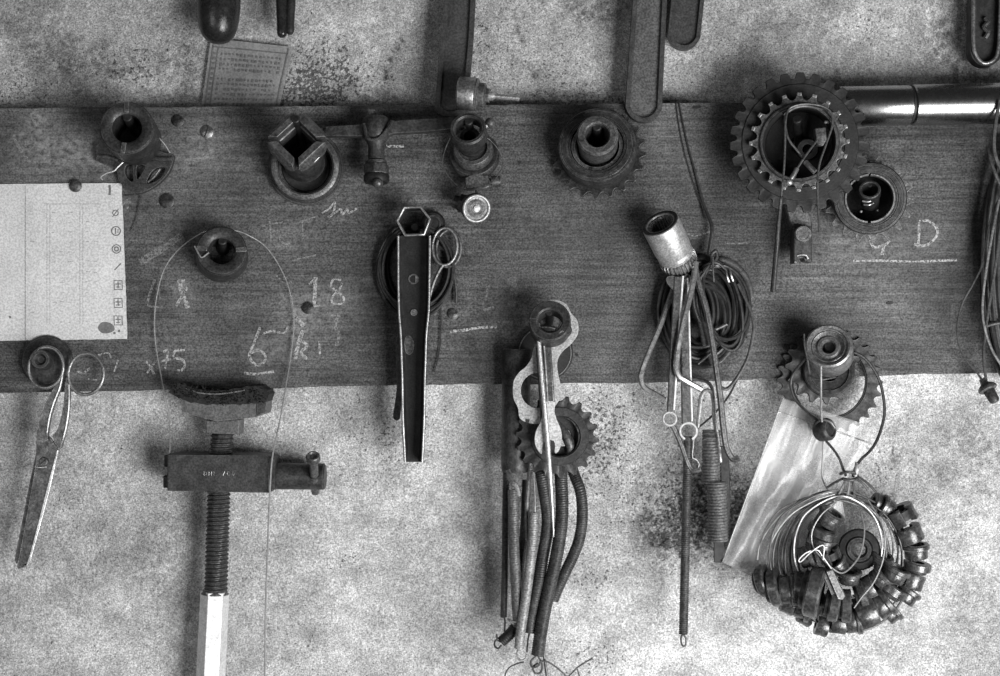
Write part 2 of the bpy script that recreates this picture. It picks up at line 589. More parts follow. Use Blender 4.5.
B_DUST = [(60, 150, 90, 45, .35), (210, 170, 90, 60, .22), (300, 330, 60, 60, .2), (180, 330, 60, 50, .16), (560, 340, 60, 30, .12), (880, 290, 70, 40, .2), (40, 120, 14, 10, .4), (110, 150, 10, 18, .3), (40, 135, 20, 24, .4), (70, 155, 40, 20, .45), (205, 140, 22, 22, .4), (150, 165, 20, 20, .3), (195, 160, 24, 8, .4), (300, 320, 14, 22, .7), (180, 292, 12, 16, .5), (70, 375, 30, 14, .25),
          (330, 300, 30, 20, .35), (270, 350, 26, 18, .4), (290, 240, 30, 16, .25), (508, 293, 16, 20, .45), (400, 190, 40, 20, .2), (560, 225, 60, 30, .15), (690, 150, 20, 40, .25), (850, 240, 40, 20, .35), (660, 130, 12, 40, .2),
          (930, 235, 40, 20, .25), (130, 225, 10, 26, .25), (180, 225, 40, 14, .2), (460, 370, 60, 12, .15)]
def board_pt(s, t):
    px = -200 + 1400 * s
    a, b_ = lin(px, B_TOP), lin(px, B_BOT)
    py = a + (b_ - a) * t
    if t in (0.0, 1.0):
        py += noise.noise(Vector((px * .02, t * 9, 0))) * 1.2 + noise.noise(Vector((px * .11, t * 9, 3))) * .8
    p = P(px, py, WB)
    p.z = WB + noise.noise(Vector((px * .004, py * .02, 5))) * .5 - 0.4
    return p, px, py
nx, ny = 350, 70
vs, fs, vals = attr_grid('board', None, nx, ny, board_pt, {'grime_shade': lambda x, y: blob(x, y, B_GRIME_SHADE), 'dust': lambda x, y: blob(x, y, B_DUST)})
bb = MB().add(vs, fs)
n0 = len(bb.v)
border = list(range(0, nx + 1)) + [nx + j * (nx + 1) for j in range(1, ny + 1)] + [ny * (nx + 1) + nx - i for i in range(1, nx + 1)] + [(ny - j) * (nx + 1) for j in range(1, ny)]
for i in border:
    p = bb.v[i]
    bb.v.append(Vector((p.x, p.y, .2)))
nb = len(border)
for k in range(nb):
    j = (k + 1) % nb
    bb.f.append([border[k], border[j], n0 + j, n0 + k])
bb.f.append([n0 + k for k in range(nb)][::-1])
board = bb.build('wooden_board', wood_mat(), None, (500, 250, WB), ang=50, bevel=.0)
for k, a in vals.items():
    at = board.data.attributes.new(k, 'FLOAT', 'POINT')
    at.data.foreach_set('value', a + [0.0] * nb)
tag(board, 'wide dark grimy wooden board fixed across the plaster wall, covered in chalk marks', 'board')

# chalk writing on the board
def stroke(mb, pts, wd, n=4):
    path = catmull([P(x, y, WB + .25) for x, y in pts], n)
    vs, fs = [], []
    L = len(path)
    for i, p in enumerate(path):
        t = path[min(i + 1, L - 1)] - path[max(i - 1, 0)]
        nr = Vector((-t.y, t.x, 0)).normalized() * (wd / 2) * (1 + .35 * noise.noise(p * .3))
        vs += [p + nr, p - nr]
    for i in range(L - 1):
        fs.append([2 * i, 2 * i + 1, 2 * i + 3, 2 * i + 2])
    mb.add(vs, fs)
def chalk_mark(label, strokes, mat=None):
    mb = MB()
    for wd, pts in strokes:
        stroke(mb, pts, wd)
    mb.build('chalk_mark', mat or CHALK, board, label=label)
chalk_mark('chalk L beside the thin wire', [(2.5, [(155, 279), (151, 290), (147, 303)]), (2, [(147, 305), (156, 307), (164, 306)]), (1.5, [(158, 282), (160, 300)])], CHALKF)
chalk_mark('thick chalk X under the slotted collar', [(4.5, [(179, 280), (182, 292), (188, 308)]), (3, [(187, 287), (182, 296), (176, 306)]), (3, [(178, 281), (185, 281)])])
chalk_mark('small chalk x', [(2, [(146, 361), (151, 368), (154, 374)]), (2, [(155, 362), (147, 373)])])
chalk_mark('chalk digits 15', [(2.2, [(163, 352), (168, 350), (166, 362), (165, 369)]), (2, [(161, 361), (171, 359)]), (2.4, [(185, 350), (175, 351), (174, 358), (181, 359), (185, 364), (182, 370), (177, 370)])])
chalk_mark('chalk digit 5 with an underline', [(2.6, [(260, 327), (256, 338), (250, 352), (250, 358), (256, 365), (264, 362), (265, 355), (258, 350), (251, 353)]), (2.6, [(244, 373), (256, 374), (274, 371.5)]), (2, [(262, 334), (272, 331), (284, 333), (288, 326)])])
chalk_mark('chalk digit 1', [(2.2, [(309, 284), (315, 279)]), (3.6, [(315.5, 277), (315, 290), (314, 305)]), (2, [(309, 307), (320, 305)])])
chalk_mark('chalk digit 8', [(2.2, [(341, 280), (334, 279), (331, 286), (338, 292), (344, 299), (340, 304), (332, 302), (333, 296), (339, 290), (342, 283)])])
chalk_mark('faint chalk digit 7', [(2.4, [(327, 313), (335, 315), (343, 312)]), (3, [(339, 315), (335, 325), (339, 335), (336, 346)])], CHALKF)
chalk_mark('smeared chalk letter R', [(4, [(303, 330), (298, 345), (295, 359)]), (3, [(302, 341), (307, 346), (301, 352), (307, 359)]), (4, [(296, 318), (304, 326)])])
chalk_mark('short chalk dash', [(2, [(319, 341), (320, 354)])])
chalk_mark('scribbled chalk word', [(2, [(322, 213), (329, 209), (335, 202), (333, 214), (328, 217), (336, 212), (341, 209), (342, 215), (347, 209), (349, 213), (357, 208)])])
chalk_mark('faint chalk lettering', [(1.6, [(270, 221), (271, 245)]), (1.6, [(261, 226), (283, 222)]), (2.2, [(279, 237), (283, 243), (290, 244)]), (1.6, [(302, 220), (303, 240)]), (1.6, [(292, 261), (302, 258), (316, 255)]), (1.6, [(276, 275), (284, 283), (292, 282)]), (1.5, [(296, 223), (318, 216)])], CHALKF)
chalk_mark('chalk streak', [(2.6, [(450, 331.5), (465, 330), (480, 327.5), (497, 327)])])
chalk_mark('smeared chalk numerals', [(2.4, [(489, 285), (486, 297), (483, 309), (494, 307)]), (8, [(511, 277), (514, 290), (511, 306)])], CHALKF)
chalk_mark('short chalk dash beside the spindle', [(2.8, [(386, 146), (394, 146.5), (404, 146)])])
chalk_mark('chalk letter D', [(2.6, [(919, 222), (919, 234), (918, 245)]), (2.6, [(919, 221), (928, 221), (936, 227), (937, 235), (930, 243), (922, 246), (914, 244)])])
chalk_mark('chalk line', [(2.2, [(853, 261), (880, 260.5), (915, 261.5), (957, 260)])])
chalk_mark('chalk digit 4', [(2.6, [(870, 240), (874, 247), (884, 245), (890, 241)]), (2.8, [(884, 244), (882, 255)])])
chalk_mark('faint chalk dash', [(1.6, [(725, 243), (736, 243.5), (748, 242.5)]), (1.5, [(686, 232), (695, 236), (711, 231)])], CHALKF)
chalk_mark('chalk scribble under the scissor handle', [(1.8, [(77, 371), (83, 373), (90, 368)]), (1.6, [(88, 379), (97, 380)]), (1.8, [(98, 355), (108, 353), (111, 358)]), (1.6, [(118, 360), (114, 372)])])
chalk_mark('wide chalk smear', [(7, [(140, 262), (160, 250), (182, 235)])], CHALKF)
chalk_mark('chalk smear under the pale screw head', [(5, [(184, 162), (196, 160), (207, 155), (214, 150)])], CHALKF)
chalk_mark('curved chalk line', [(3, [(14, 134), (16, 142), (22, 152), (30, 162)])], CHALKF)
chalk_mark('chalk smear at the left end', [(9, [(34, 112), (36, 118), (40, 124)])], CHALKF)
chalk_mark('chalk scrawl under the cast bracket', [(2.4, [(122, 205), (127, 200), (131, 204)]), (2.4, [(127, 200), (128, 212)])], CHALKF)
for hx_, hy_, hr_ in ((890, 303, 4), (697, 107, 5), (577, 355, 1.6), (520, 162, 1.6), (545, 134, 1.8), (143, 143, 1.6)):
    mbh = MB()
    mbh.prism(circ(hx_, hy_, hr_, 16, min(hr_, 1.6), -.15), WB - .6, WB + .35)
    mbh.build('nail_hole', BLACKIRON, board, label='small dark hole')

# ------------------------------------------------------------------ pegs, pins and screws in the board
def iron_peg(base, tip, r, label, w0=19.6):
    M, L = axis((*base, w0), tip)
    mb = MB().cyl(M, r, 0, L, 18, .8)
    o = mb.build('iron_peg', BLACKIRON, None, (*base, w0))
    return tag(o, label, 'peg', 'iron pegs driven into the board')
def screw_head(px, py, r, label, slot=0.4, w=WB, mat=None):
    t = thing('screw', label, 'screw', (px, py, w), 'screw heads in the board')
    M = flat(px, py, w - .3)
    MB().lathe(M, [(0, 0), (r, 0), (r, 1.2), (r * .75, 2.4), (0, 2.9)], 20).build('screw_head', mat or IRON, t)
    M2 = flat(px, py, w - .3, roll=slot)
    MB().box(M2, -r * .8, r * .8, -.5, .5, 1.6, 3.1).build('slot', BLACKIRON, t)
    return t
screw_head(178, 121, 6, 'dark screw head right of the collar hung above the paper', .5)
screw_head(207, 132, 6.5, 'pale grey screw head level with the collar, left of the four-jaw collet', 1.2, mat=STEELM)
screw_head(167, 201, 7.5, 'large dark screw head just right of the white paper', .1)
screw_head(308, 308, 6, 'dark screw head beside the chalk digit one', .9)
screw_head(453, 314, 5.5, 'screw head right of the long channel spanner', .2, mat=IRON2)
screw_head(414, 312, 4, 'small pale screw seen inside the channel of the box spanner', .3, w=WB, mat=STEELM)

# ------------------------------------------------------------------ top row of handles hung against the wall
t = thing('rubber_mallet', 'thick glossy dark rounded tool handle hanging at the top left', 'tool handle', (218, -60, 40))
M = frame(P(218, 44, 32), P(220, -120, 32) - P(218, 44, 32))
MB().lathe(M, [(0, 0), (6, .7), (11, 3), (15.5, 8), (18.5, 15), (20.3, 24), (21.2, 36), (21.2, 60), (19, 110), (16, 165), (0, 166)], 40).build('grip', GLOSS, t)
M = frame(P(220, -110, 32), P(220, -220, 32) - P(220, -110, 32))
MB().cyl(M, 8, 0, 110).build('shaft', IRON, t)
t.name = 'tool_handle'

t = thing('pliers', 'pair of slim glossy dark plier handles hanging above the old printed sheet', 'pliers', (285, -60, 30))
MB().tube([(281, -90, 26), (281.5, -40, 26), (281.5, 0, 26), (282, 22, 26), (282, 34, 26), (282, 37.5, 26)], [6.4, 6, 5.6, 5.2, 4.8, 2.2], 14).build('handle', GLOSS, t)
MB().tube([(293, -90, 24), (292, -40, 24), (291, 0, 24), (290, 20, 24), (290, 31, 24), (290, 34.5, 24)], [6, 5, 4.6, 4.4, 4.2, 2], 14).build('handle', BLACKIRON, t)
MB().tube([(287, -90, 25), (287, -130, 25), (287, -160, 25)], [12, 10, 2], 12).build('jaws', IRON, t)

def flat_handle(label, outline, inset, w0, name='wrench_handle', web=HANDLEW, rim=HANDLE, t=10, at=(0, 0)):
    o = thing(name, label, 'wrench', (*at, w0))
    out = smooth2d(outline, 4)
    inn = smooth2d(inset, 4)
    MB().prism(out, w0, w0 + t, [inn]).build('rim', rim, o, bevel=1.6, bseg=3)
    MB().prism(inn, w0 + 2, w0 + t * .62).build('web', web, o, bevel=.3)
    return o
def bar_outline(p0, p1, h0, h1, ext=0):
    """rounded bar from p0 (top) to p1 (centre of the round end) with half widths h0 and h1"""
    dx, dy = p1[0] - p0[0], p1[1] - p0[1]
    L = math.hypot(dx, dy)
    ux, uy = dx / L, dy / L
    nx_, ny_ = -uy, ux
    pts = [(p0[0] + nx_ * h0, p0[1] + ny_ * h0)]
    for k in range(5):
        t_ = k / 5
        h = h0 + (h1 - h0) * t_
        if k:
            pts.append((p0[0] + dx * t_ + nx_ * h, p0[1] + dy * t_ + ny_ * h))
    for k in range(13):
        a = pi * k / 12
        pts.append((p1[0] + h1 * (nx_ * cos(a) + ux * sin(a)), p1[1] + h1 * (ny_ * cos(a) + uy * sin(a))))
    for k in range(4, -1, -1):
        t_ = k / 5
        h = h0 + (h1 - h0) * t_
        pts.append((p0[0] + dx * t_ - nx_ * h, p0[1] + dy * t_ - ny_ * h))
    return pts
def bar_handle(label, p0, p1, h0, h1, rimw, w0, **k):
    dx, dy = p1[0] - p0[0], p1[1] - p0[1]
    L = math.hypot(dx, dy)
    q0 = (p0[0] + dx / L * rimw, p0[1] + dy / L * rimw)
    return flat_handle(label, bar_outline(p0, p1, h0, h1), bar_outline(q0, p1, h0 - rimw, h1 - rimw), w0, at=((p0[0] + p1[0]) / 2, (p0[1] + p1[1]) / 2), **k)
# box shaped lower end on the first one
flat_handle('dark wrench handle with a raised rim, hanging behind the small pale drum', [(446, -120), (446.5, -60), (444, 0), (439, 55), (435.5, 98), (435, 107), (439, 114), (447, 116.5), (457, 116.5), (464, 113), (467.5, 105), (469.5, 85), (473, 45), (475.5, 0), (478, -60), (479, -120), (463, -121)],
            [(451, -110), (451, -60), (449, 0), (444, 55), (440.5, 98), (441, 106), (445, 110), (452, 111), (459, 109), (462, 103), (464, 85), (468, 45), (470.5, 0), (473, -60), (474, -110), (463, -111)], 21, at=(455, 0), web=HANDLE)
bar_handle('long grey wrench handle with a raised rim, its rounded end above the board edge', (657, -120), (644, 104), 15.5, 18.2, 4.6, 21)
bar_handle('shorter dark wrench handle half hidden to the right of the long grey one', (700, -120), (684.5, 33), 17, 16.2, 4.0, 9, web=HANDLE)
t = bar_handle('black handle with a bright narrow rim hanging in the top right corner', (990, -120), (986.5, 50), 16.5, 16, 5.0, 14, web=BLACKIRON, rim=BLACKIRON, t=13)
MB().tube([(974.5, -118, 29), (973.8, -40, 29), (973.5, 10, 29), (973.6, 45, 29), (976.5, 56, 29), (982, 62.5, 29), (988, 63, 29), (994.5, 59, 29), (998, 50, 29), (999.5, 30, 29), (1001.5, -40, 29), (1003, -118, 29)], 1.9, 10).build('edge_bead', STEELM, t, label='bright rounded edge')
MB().tube([(985, 18, 25), (988, 22, 26), (984, 27, 26), (988, 32, 26), (985, 38, 25)], 2.4, 8).build('cast_mark', IRON, t)

# old printed sheet on the wall
t = thing('printed_sheet', 'small tilted old printed table sheet stuck to the wall above the board', 'paper', (246, 75, 1))
c4 = [(211, 38), (293, 47), (279, 109), (201, 109)]
def quad_pt(a, b, w):
    x = (c4[0][0] * (1 - a) + c4[1][0] * a) * (1 - b) + (c4[3][0] * (1 - a) + c4[2][0] * a) * b
    y = (c4[0][1] * (1 - a) + c4[1][1] * a) * (1 - b) + (c4[3][1] * (1 - a) + c4[2][1] * a) * b
    return P(x, y, w)
def quad_sheet(n, m, w, th, wav=.5):
    vs, fs = [], []
    for s in (0, 1):
        for j in range(m + 1):
            for i in range(n + 1):
                a, b = i / n, j / m
                vs.append(quad_pt(a, b, w + s * th + wav * noise.noise(Vector((a * 3, b * 3, 0)))))
    N = (n + 1) * (m + 1)
    for j in range(m):
        for i in range(n):
            a = j * (n + 1) + i
            q = [a, a + 1, a + n + 2, a + n + 1]
            fs.append(q[::-1])
            fs.append([x + N for x in q])
    bd = [i for i in range(n)] + [n + j * (n + 1) for j in range(m)] + [m * (n + 1) + n - i for i in range(n)] + [(m - j) * (n + 1) for j in range(m)]
    for k in range(len(bd)):
        a, b = bd[k], bd[(k + 1) % len(bd)]
        fs.append([a, b, b + N, a + N])
    return MB().add(vs, fs)
quad_sheet(8, 8, 1.5, .6).build('sheet', PAPERG, t)
mb = MB()
def qbar(a0, a1, b0, b1, w=2.9):
    mb.add([quad_pt(a0, b0, w), quad_pt(a1, b0, w), quad_pt(a1, b1, w), quad_pt(a0, b1, w)], [[0, 1, 2, 3]])
qbar(.04, .96, .11, .125)
qbar(.035, .05, .02, 1)
qbar(.945, .96, .03, 1)
qbar(.10, .112, .12, 1)
for j in range(11):
    b = .19 + .072 * j
    for i in range(16):
        a = .15 + .048 * i
        if random.random() < .88 and j not in (4,):
            qbar(a, a + random.uniform(.012, .034), b, b + random.uniform(.02, .045))
    qbar(.06, .088, b, b + .035)
mb.build('printed_table', INKG, t, label='rows of tiny faded print')

# ------------------------------------------------------------------ white paper on the board
t = thing('paper_sheet', 'white printed paper sheet pinned to the left end of the board', 'paper', (40, 260, WB + 1))
ps = [(-90, 185), (0, 184.5), (60, 184), (108, 183.5), (112, 186.5), (114, 183.4), (122, 183), (123.5, 215), (125, 260), (127, 300), (128, 339), (80, 340.5), (40, 341), (0, 341.5), (-90, 342)]
def sheet_w(px, py):
    return WB + 1.0 + .6 * noise.noise(Vector((px * .02, py * .02, 0))) - (.5 if px < 25 else 0) + 1.6 * max(0, (px - 100) / 28) * max(0, (py - 300) / 40)
vs, fs = [], []
nxs, nys = 36, 30
for s in (0, 1):
    for j in range(nys + 1):
        for i in range(nxs + 1):
            a, b = i / nxs, j / nys
            right = 122 + 6 * b
            px = -90 + (right + 90) * a
            py = (185 - 2 * a) * (1 - b) + (342 - 3 * a) * b
            if j in (0, nys) or i == nxs:
                px += .5 * noise.noise(Vector((px * .2, py * .2, 1)))
                py += .6 * noise.noise(Vector((px * .15, py * .2, 4)))
            p = P(px, py, WB)
            p.z = sheet_w(px, py) + s * .35
            vs.append(p)
N = (nxs + 1) * (nys + 1)
for j in range(nys):
    for i in range(nxs):
        a = j * (nxs + 1) + i
        q = [a, a + 1, a + nxs + 2, a + nxs + 1]
        fs += [q[::-1], [x + N for x in q]]
bd = [i for i in range(nxs)] + [nxs + j * (nxs + 1) for j in range(nys)] + [nys * (nxs + 1) + nxs - i for i in range(nxs)] + [(nys - j) * (nxs + 1) for j in range(nys)]
for k in range(len(bd)):
    a, b = bd[k], bd[(k + 1) % len(bd)]
    fs.append([a, b, b + N, a + N])
MB().add(vs, fs).build('sheet', PAPER, t)
def on_sheet(mb, pts, wd, closed=False):
    path = [Vector((x, y, 0)) for x, y in pts]
    L = len(path)
    vs, fs = [], []
    for i in range(L):
        a = path[(i + 1) % L] if closed else path[min(i + 1, L - 1)]
        b = path[i - 1] if closed else path[max(i - 1, 0)]
        d = (a - b).normalized()
        for s in (-1, 1):
            x, y = path[i].x - d.y * wd / 2 * s, path[i].y + d.x * wd / 2 * s
            vs.append(P(x, y, sheet_w(x, y) + .55))
    for i in range(L if closed else L - 1):
        j = (i + 1) % L
        fs.append([2 * i, 2 * i + 1, 2 * j + 1, 2 * j])
    mb.add(vs, fs)
def symbol(label, strokes, mat=INK):
    mb = MB()
    for pts, wd, cl in strokes:
        on_sheet(mb, pts, wd, cl)
    mb.build('printed_symbol', mat, t, label=label)
symbol('small circle with a slash', [(circ(115.5, 213, 2.8, 16), .9, True), ([(112.5, 217), (118.5, 209)], .8, False)])
symbol('circle with an upright bar', [(circ(116, 231, 4.4, 20), 1.1, True), ([(115.6, 228), (115.6, 234)], 1.1, False), ([(118, 229), (118, 233)], .7, False)])
symbol('shaded circle', [(circ(116.5, 249, 4.2, 20), 1.1, True), (circ(116.5, 249, 2, 12), 1.4, True)])
symbol('diagonal stroke', [([(114.5, 270), (121, 263.5)], 1.2, False)])
for y_, l_ in ((285, 'square with cross marks'), (303, 'square with small letters'), (320.5, 'square outline at the bottom')):
    symbol(l_, [([(114, y_ - 4.5), (122, y_ - 4.5), (122.4, y_ + 4.5), (114.4, y_ + 4.5)], 1.1, True), ([(115.5, y_ - 1), (121, y_ - 1)], 1, False), ([(118, y_ - 3.5), (118.3, y_ + 3)], 1, False), ([(116, y_ + 2), (120, y_ + 2)], .8, False)])
mb = MB()
rn = random.Random(3)
mb2 = MB()
for x in (47, 50, 80, 83):
    on_sheet(mb, [(x, 204 + k * 10) for k in range(13)], .35)
on_sheet(mb, [(44 + 8 * k, 204) for k in range(8)], .45)
on_sheet(mb, [(25.5, 186 + k * 11) for k in range(15)], .5)
for c in (30, 52, 60, 68, 86, 94):
    for j in range(12):
        y = 212 + j * 10 + rn.uniform(-1, 1)
        if rn.random() < .7:
            on_sheet(mb, [(c, y), (c + rn.uniform(2, 5), y)], .5)
mb.build('ruled_lines', INKL, t, label='very faint ruled lines and print')
mb = MB()
bl = smooth2d([(98, 328), (101, 323), (107, 322), (113, 325), (114.5, 330), (109, 333), (102, 333)], 4)
mb.add([P(x, y, sheet_w(x, y) + .6) for x, y in bl], [list(range(len(bl)))])
mb.build('ink_smudge', INK, t, label='dark thumb smudge near the corner')
for x_, y_ in ((114.5, 333), (119, 331), (10, 317)):
    MB().add([P(x, y, sheet_w(x, y) + .6) for x, y in circ(x_, y_, 1.3, 8)], [list(range(8))]).build('ink_dot', INK, t)
symbol('printed mark at the torn top edge', [([(109.5, 185), (110, 190), (109.5, 195)], 2.2, False)])
t = thing('drawing_pin', 'dark round drawing pin holding the top edge of the white paper', 'pin', (76, 186, WB))
MB().lathe(flat(76, 186, WB + 1.2), [(0, 0), (6, 0), (6.4, 1.5), (5, 3.2), (3, 4), (0, 4.3)], 20).build('pin_head', IRON2, t)
MB().cyl(flat(76, 186, WB - 4), .8, 0, 6, 8, .1).build('pin_point', IRON, t)

# ------------------------------------------------------------------ slotted collar and cast bracket, upper left
def slotted_collar(label, back, front, rb, rf, bore, slots, mat, group=None, key=None):
    M, L = axis(back, front)
    o = thing('slotted_collar', label, 'collar', back, group)
    MB().lathe(M, [(bore + 1.5, 0), (rb - 1.5, 0), (rb, 2), (rb * .5 + rf * .5 + .4, L * .55), (rf + .3, L - 4.5), (rf + .3, L - 2), (rf - 1.2, L - .2), (rf - 3.2, L), (bore + 1.6, L - .8), (bore, L - 2.4), (bore, L * .35), (bore + 1.5, L * .3)], 48, True).build('body', mat, o)
    for a in slots:
        M2 = M @ Matrix.Rotation(a, 4, 'Z')
        MB().box(M2, bore + .6, rf - .2, -2.2, 2.2, L - 3, L + .7).build('key', key or IRON2, o, bevel=.5)
    return o, M, L
slotted_collar('heavy dark slotted collar hanging at the upper left above the cast bracket', (136, 141, 28), (126.5, 127.5, 76), 25, 25.2, 14, [pi / 2 + .02, -pi / 2 - .12], IRON)
iron_peg((136, 133), (127, 116.5, 70), 4.6, 'round iron peg inside the slotted collar at the upper left')
t = thing('cast_bracket', 'dark cast bracket with curved slots behind the upper left slotted collar', 'bracket', (140, 160, WB))
out = smooth2d([(97, 145), (106, 141), (118, 146), (132, 140), (150, 146), (158, 150), (166, 153), (173, 155), (172, 164), (168, 173), (160, 182), (150, 189), (138, 193.5), (127, 190), (119, 181), (116, 170), (108, 165), (97, 161), (96, 153)], 4)
h1 = smooth2d([(126, 166), (132, 165), (133, 173), (133, 181), (129, 180), (125, 173)], 4)
h2 = smooth2d([(137, 166), (145, 166), (142, 173), (137, 179)], 4)
h3 = smooth2d([(147, 183), (150, 174), (157, 168), (165, 168), (163, 175), (156, 181)], 4)
MB().prism(out, WB, WB + 8, [h1, h2, h3]).build('plate', IRON, t, bevel=.8)
MB().tube([(98, 156, WB + 8), (108, 157, WB + 8.5), (118, 160, WB + 8)], 2.2, 8).build('rib', IRON, t)
MB().tube([(150, 158, WB + 8.5), (160, 159, WB + 9), (172, 159, WB + 8)], 2.4, 8).build('rib', IRON, t)
MB().tube([(148, 182, WB + 7), (154, 177, WB + 8), (160, 169, WB + 7.5)], 1.0, 8).build('blade', IRON2, t, label='thin curved metal strip in the right slot')
o = MB().tube([(103, 180, WB + 14), (101, 177, WB + 15), (107, 173, WB + 15), (114, 171, WB + 14), (118, 167, WB + 13), (126, 160, WB + 11), (140, 150, WB + 11), (152, 142, WB + 13), (156.5, 136, WB + 16), (158, 131.5, WB + 18), (157, 134.5, WB + 20), (160, 139, WB + 20), (165, 145, WB + 18), (170, 153, WB + 16)], 0.75, 6).build('bent_wire', WIREL, None, (140, 150, WB))
tag(o, 'short pale bent wire tucked behind the upper left slotted collar', 'wire')
o = MB().tube([(125, 196, WB + 1.5), (132, 195, WB + 2), (140, 196, WB + 2), (139, 206, WB + 2), (136, 220, WB + 2), (131, 232, WB + 1.5)], 0.5, 6).build('wire_scrap', WIREM, None, (132, 210, WB))
tag(o, 'fine grey wire scrap curving down beside the white paper', 'wire')

# ------------------------------------------------------------------ four-jaw collet on its ring
M, L = axis((303.5, 160, 40), (296.5, 139, 98))
t = thing('expanding_collet', 'four-jawed square collet with a bright lower edge hanging at the top left', 'collet', (305, 166, 30))
for k in range(4):
    thc = pi / 4 + k * pi / 2
    mb = MB()
    vs, fs = [], []
    rows = []
    n = 10
    aa = [thc + R(-39 + 78 * i / n) for i in range(n + 1)]
    flatr = lambda a, d, cap: min(cap, d / cos(a - thc))
    prof = [(lambda a: flatr(a, 12.5, 99), L - 26), (lambda a: flatr(a, 12.5, 99), L - 12), (lambda a: flatr(a, 14.0, 99), L - 11), (lambda a: flatr(a, 14.0, 99), L), (lambda a: flatr(a, 20.3, 26.5), L), (lambda a: flatr(a, 21.2, 27), L - 1.2), (lambda a: flatr(a, 24.5, 27.5), L - 7), (lambda a: flatr(a, 24.5, 27), L - 14), (lambda a: 24, L - 18), (lambda a: 22, L - 20), (lambda a: 21.5, L - 26)]
    m = len(prof)
    for a in aa:
        for f_, z in prof:
            r_ = f_(a)
            vs.append(M @ Vector((r_ * cos(a), r_ * sin(a), z)))
    for i in range(n):
        for j in range(m):
            j2 = (j + 1) % m
            fs.append([i * m + j, i * m + j2, (i + 1) * m + j2, (i + 1) * m + j])
    fs.append([j for j in range(m)][::-1])
    fs.append([n * m + j for j in range(m)])
    mb.add(vs, fs).build('jaw', IRON2, t, bevel=.5, ang=30)
MB().lathe(M, [(14, -8), (20, -8), (20, L - 24), (17, L - 24), (17, 0), (14, 0)], 40, True).build('sleeve', IRON, t)
MB().tube([(299, 168.6, 90), (309, 165, 90), (318, 157.5, 90), (324, 146.5, 91)], 1.3, 8).build('bright_edge', STEEL, t, label='bright highlight strip on the lower edge')  # steel strip standing in for the highlight on the lower right rim
M, L = axis((306, 168, WB), (305, 166, 42))
t = thing('bearing_ring', 'wide dark metal cup ring hanging behind the four-jawed collet', 'ring', (306, 168, WB))
MB().lathe(M, [(23, 0), (33, 0), (34.5, 1.5), (34.5, L - 10), (33, L - 8), (32.5, L - 1), (31, L), (28, L), (26.5, L - 1.5), (26, 6), (23, 4)], 56, True).build('outer_ring', IRON2, t)
MB().ring(M, 10, 23.4, 0, 6, 48).build('inner_plate', BLACKIRON, t)
MB().ring(M, 34.2, 37, 0, 5, 48).build('flange', IRON, t)
iron_peg((304, 150), (295.5, 118.5, 97), 4, 'iron peg inside the four-jawed square collet')

# ------------------------------------------------------------------ T-handle spindle tool
t = thing('tap_wrench', 'dark T-handled spindle tool with a hexagon foot between the collet and the small stepped socket', 'wrench', (376, 130, 45))
Mv = frame(P(376.5, 186, 50), P(376, 110, 42) - P(376.5, 186, 50))
MB().lathe(Mv, [(0, 44), (9.5, 44), (11.5, 46), (13, 49), (13.2, 64), (12, 66.5), (10, 68), (0, 68)], 32).build('hub', IRON, t)
MB().cyl(Mv @ Matrix.Translation((5, 0, 0)), 5, 68, 74.5, 20).build('end_cap', IRON2, t)
MB().lathe(Mv, [(0, 20), (10, 20), (10.5, 21), (10.5, 24), (8, 26), (7.8, 40), (9.5, 43), (9.5, 46), (0, 46)], 28).build('neck', IRON, t)
hx = lambda r, a=0: [(r * cos(a + pi / 3 * k), r * sin(a + pi / 3 * k)) for k in range(6)]
MB().prismM(Mv, hx(13, .3), 11, 21).build('hex_nut', IRON, t, bevel=1.0)
MB().lathe(Mv, [(0, -1), (3, 0), (5, 2), (11, 3), (12.5, 5), (12.5, 10), (11.5, 11.5), (0, 11.5)], 24).build('foot', BLACKIRON, t)
MB().ball(P(378, 183, 62), 5).build('ball_tip', IRON2, t)
MB().prism([(322, 126), (366, 123.5), (367, 136.5), (322, 136.5)], 34, 46).build('crossbar', IRON, t, bevel=3.2, bseg=2)
MB().prism([(386, 121.5), (394, 120.5), (464, 116), (464, 128), (430, 131.5), (393, 133.5), (387, 136)], 36, 48).build('crossbar', IRON, t, bevel=3.2, bseg=2)
MB().tube([(364, 124, 52), (368, 138, 56), (378, 138.5, 57), (388, 128, 55), (392, 121, 51)], 1.8, 8).build('clamp_seam', IRON, t)

# ------------------------------------------------------------------ small drum and shaft on top of the stepped socket
t = thing('drum_spindle', 'small pale metal drum with a thin shaft lying on top of the stepped socket', 'spindle', (472, 94, 56))
Ma = frame(P(458, 93, 52), P(516, 98, 58) - P(458, 93, 52))
MB().lathe(Ma, [(0, 0), (14.5, 0), (16, 1.5), (16, 16), (15, 17.5), (0, 17.5)], 40).build('drum', STEELM, t)
MB().lathe(Ma, [(0, 17), (15.4, 17), (15.4, 19), (12, 20), (11.5, 26), (10, 27), (0, 27)], 32).build('flange', IRON2, t)
MB().prismM(Ma, hx(7.5), 26, 31).build('nut', IRON2, t, bevel=.7)
MB().lathe(Ma, [(0, 30), (4.6, 30), (4.4, 34), (2.6, 36), (2.5, 56), (2.9, 56.5), (2.9, 59), (2, 60), (0, 60)], 20).build('shaft', STEEL, t)

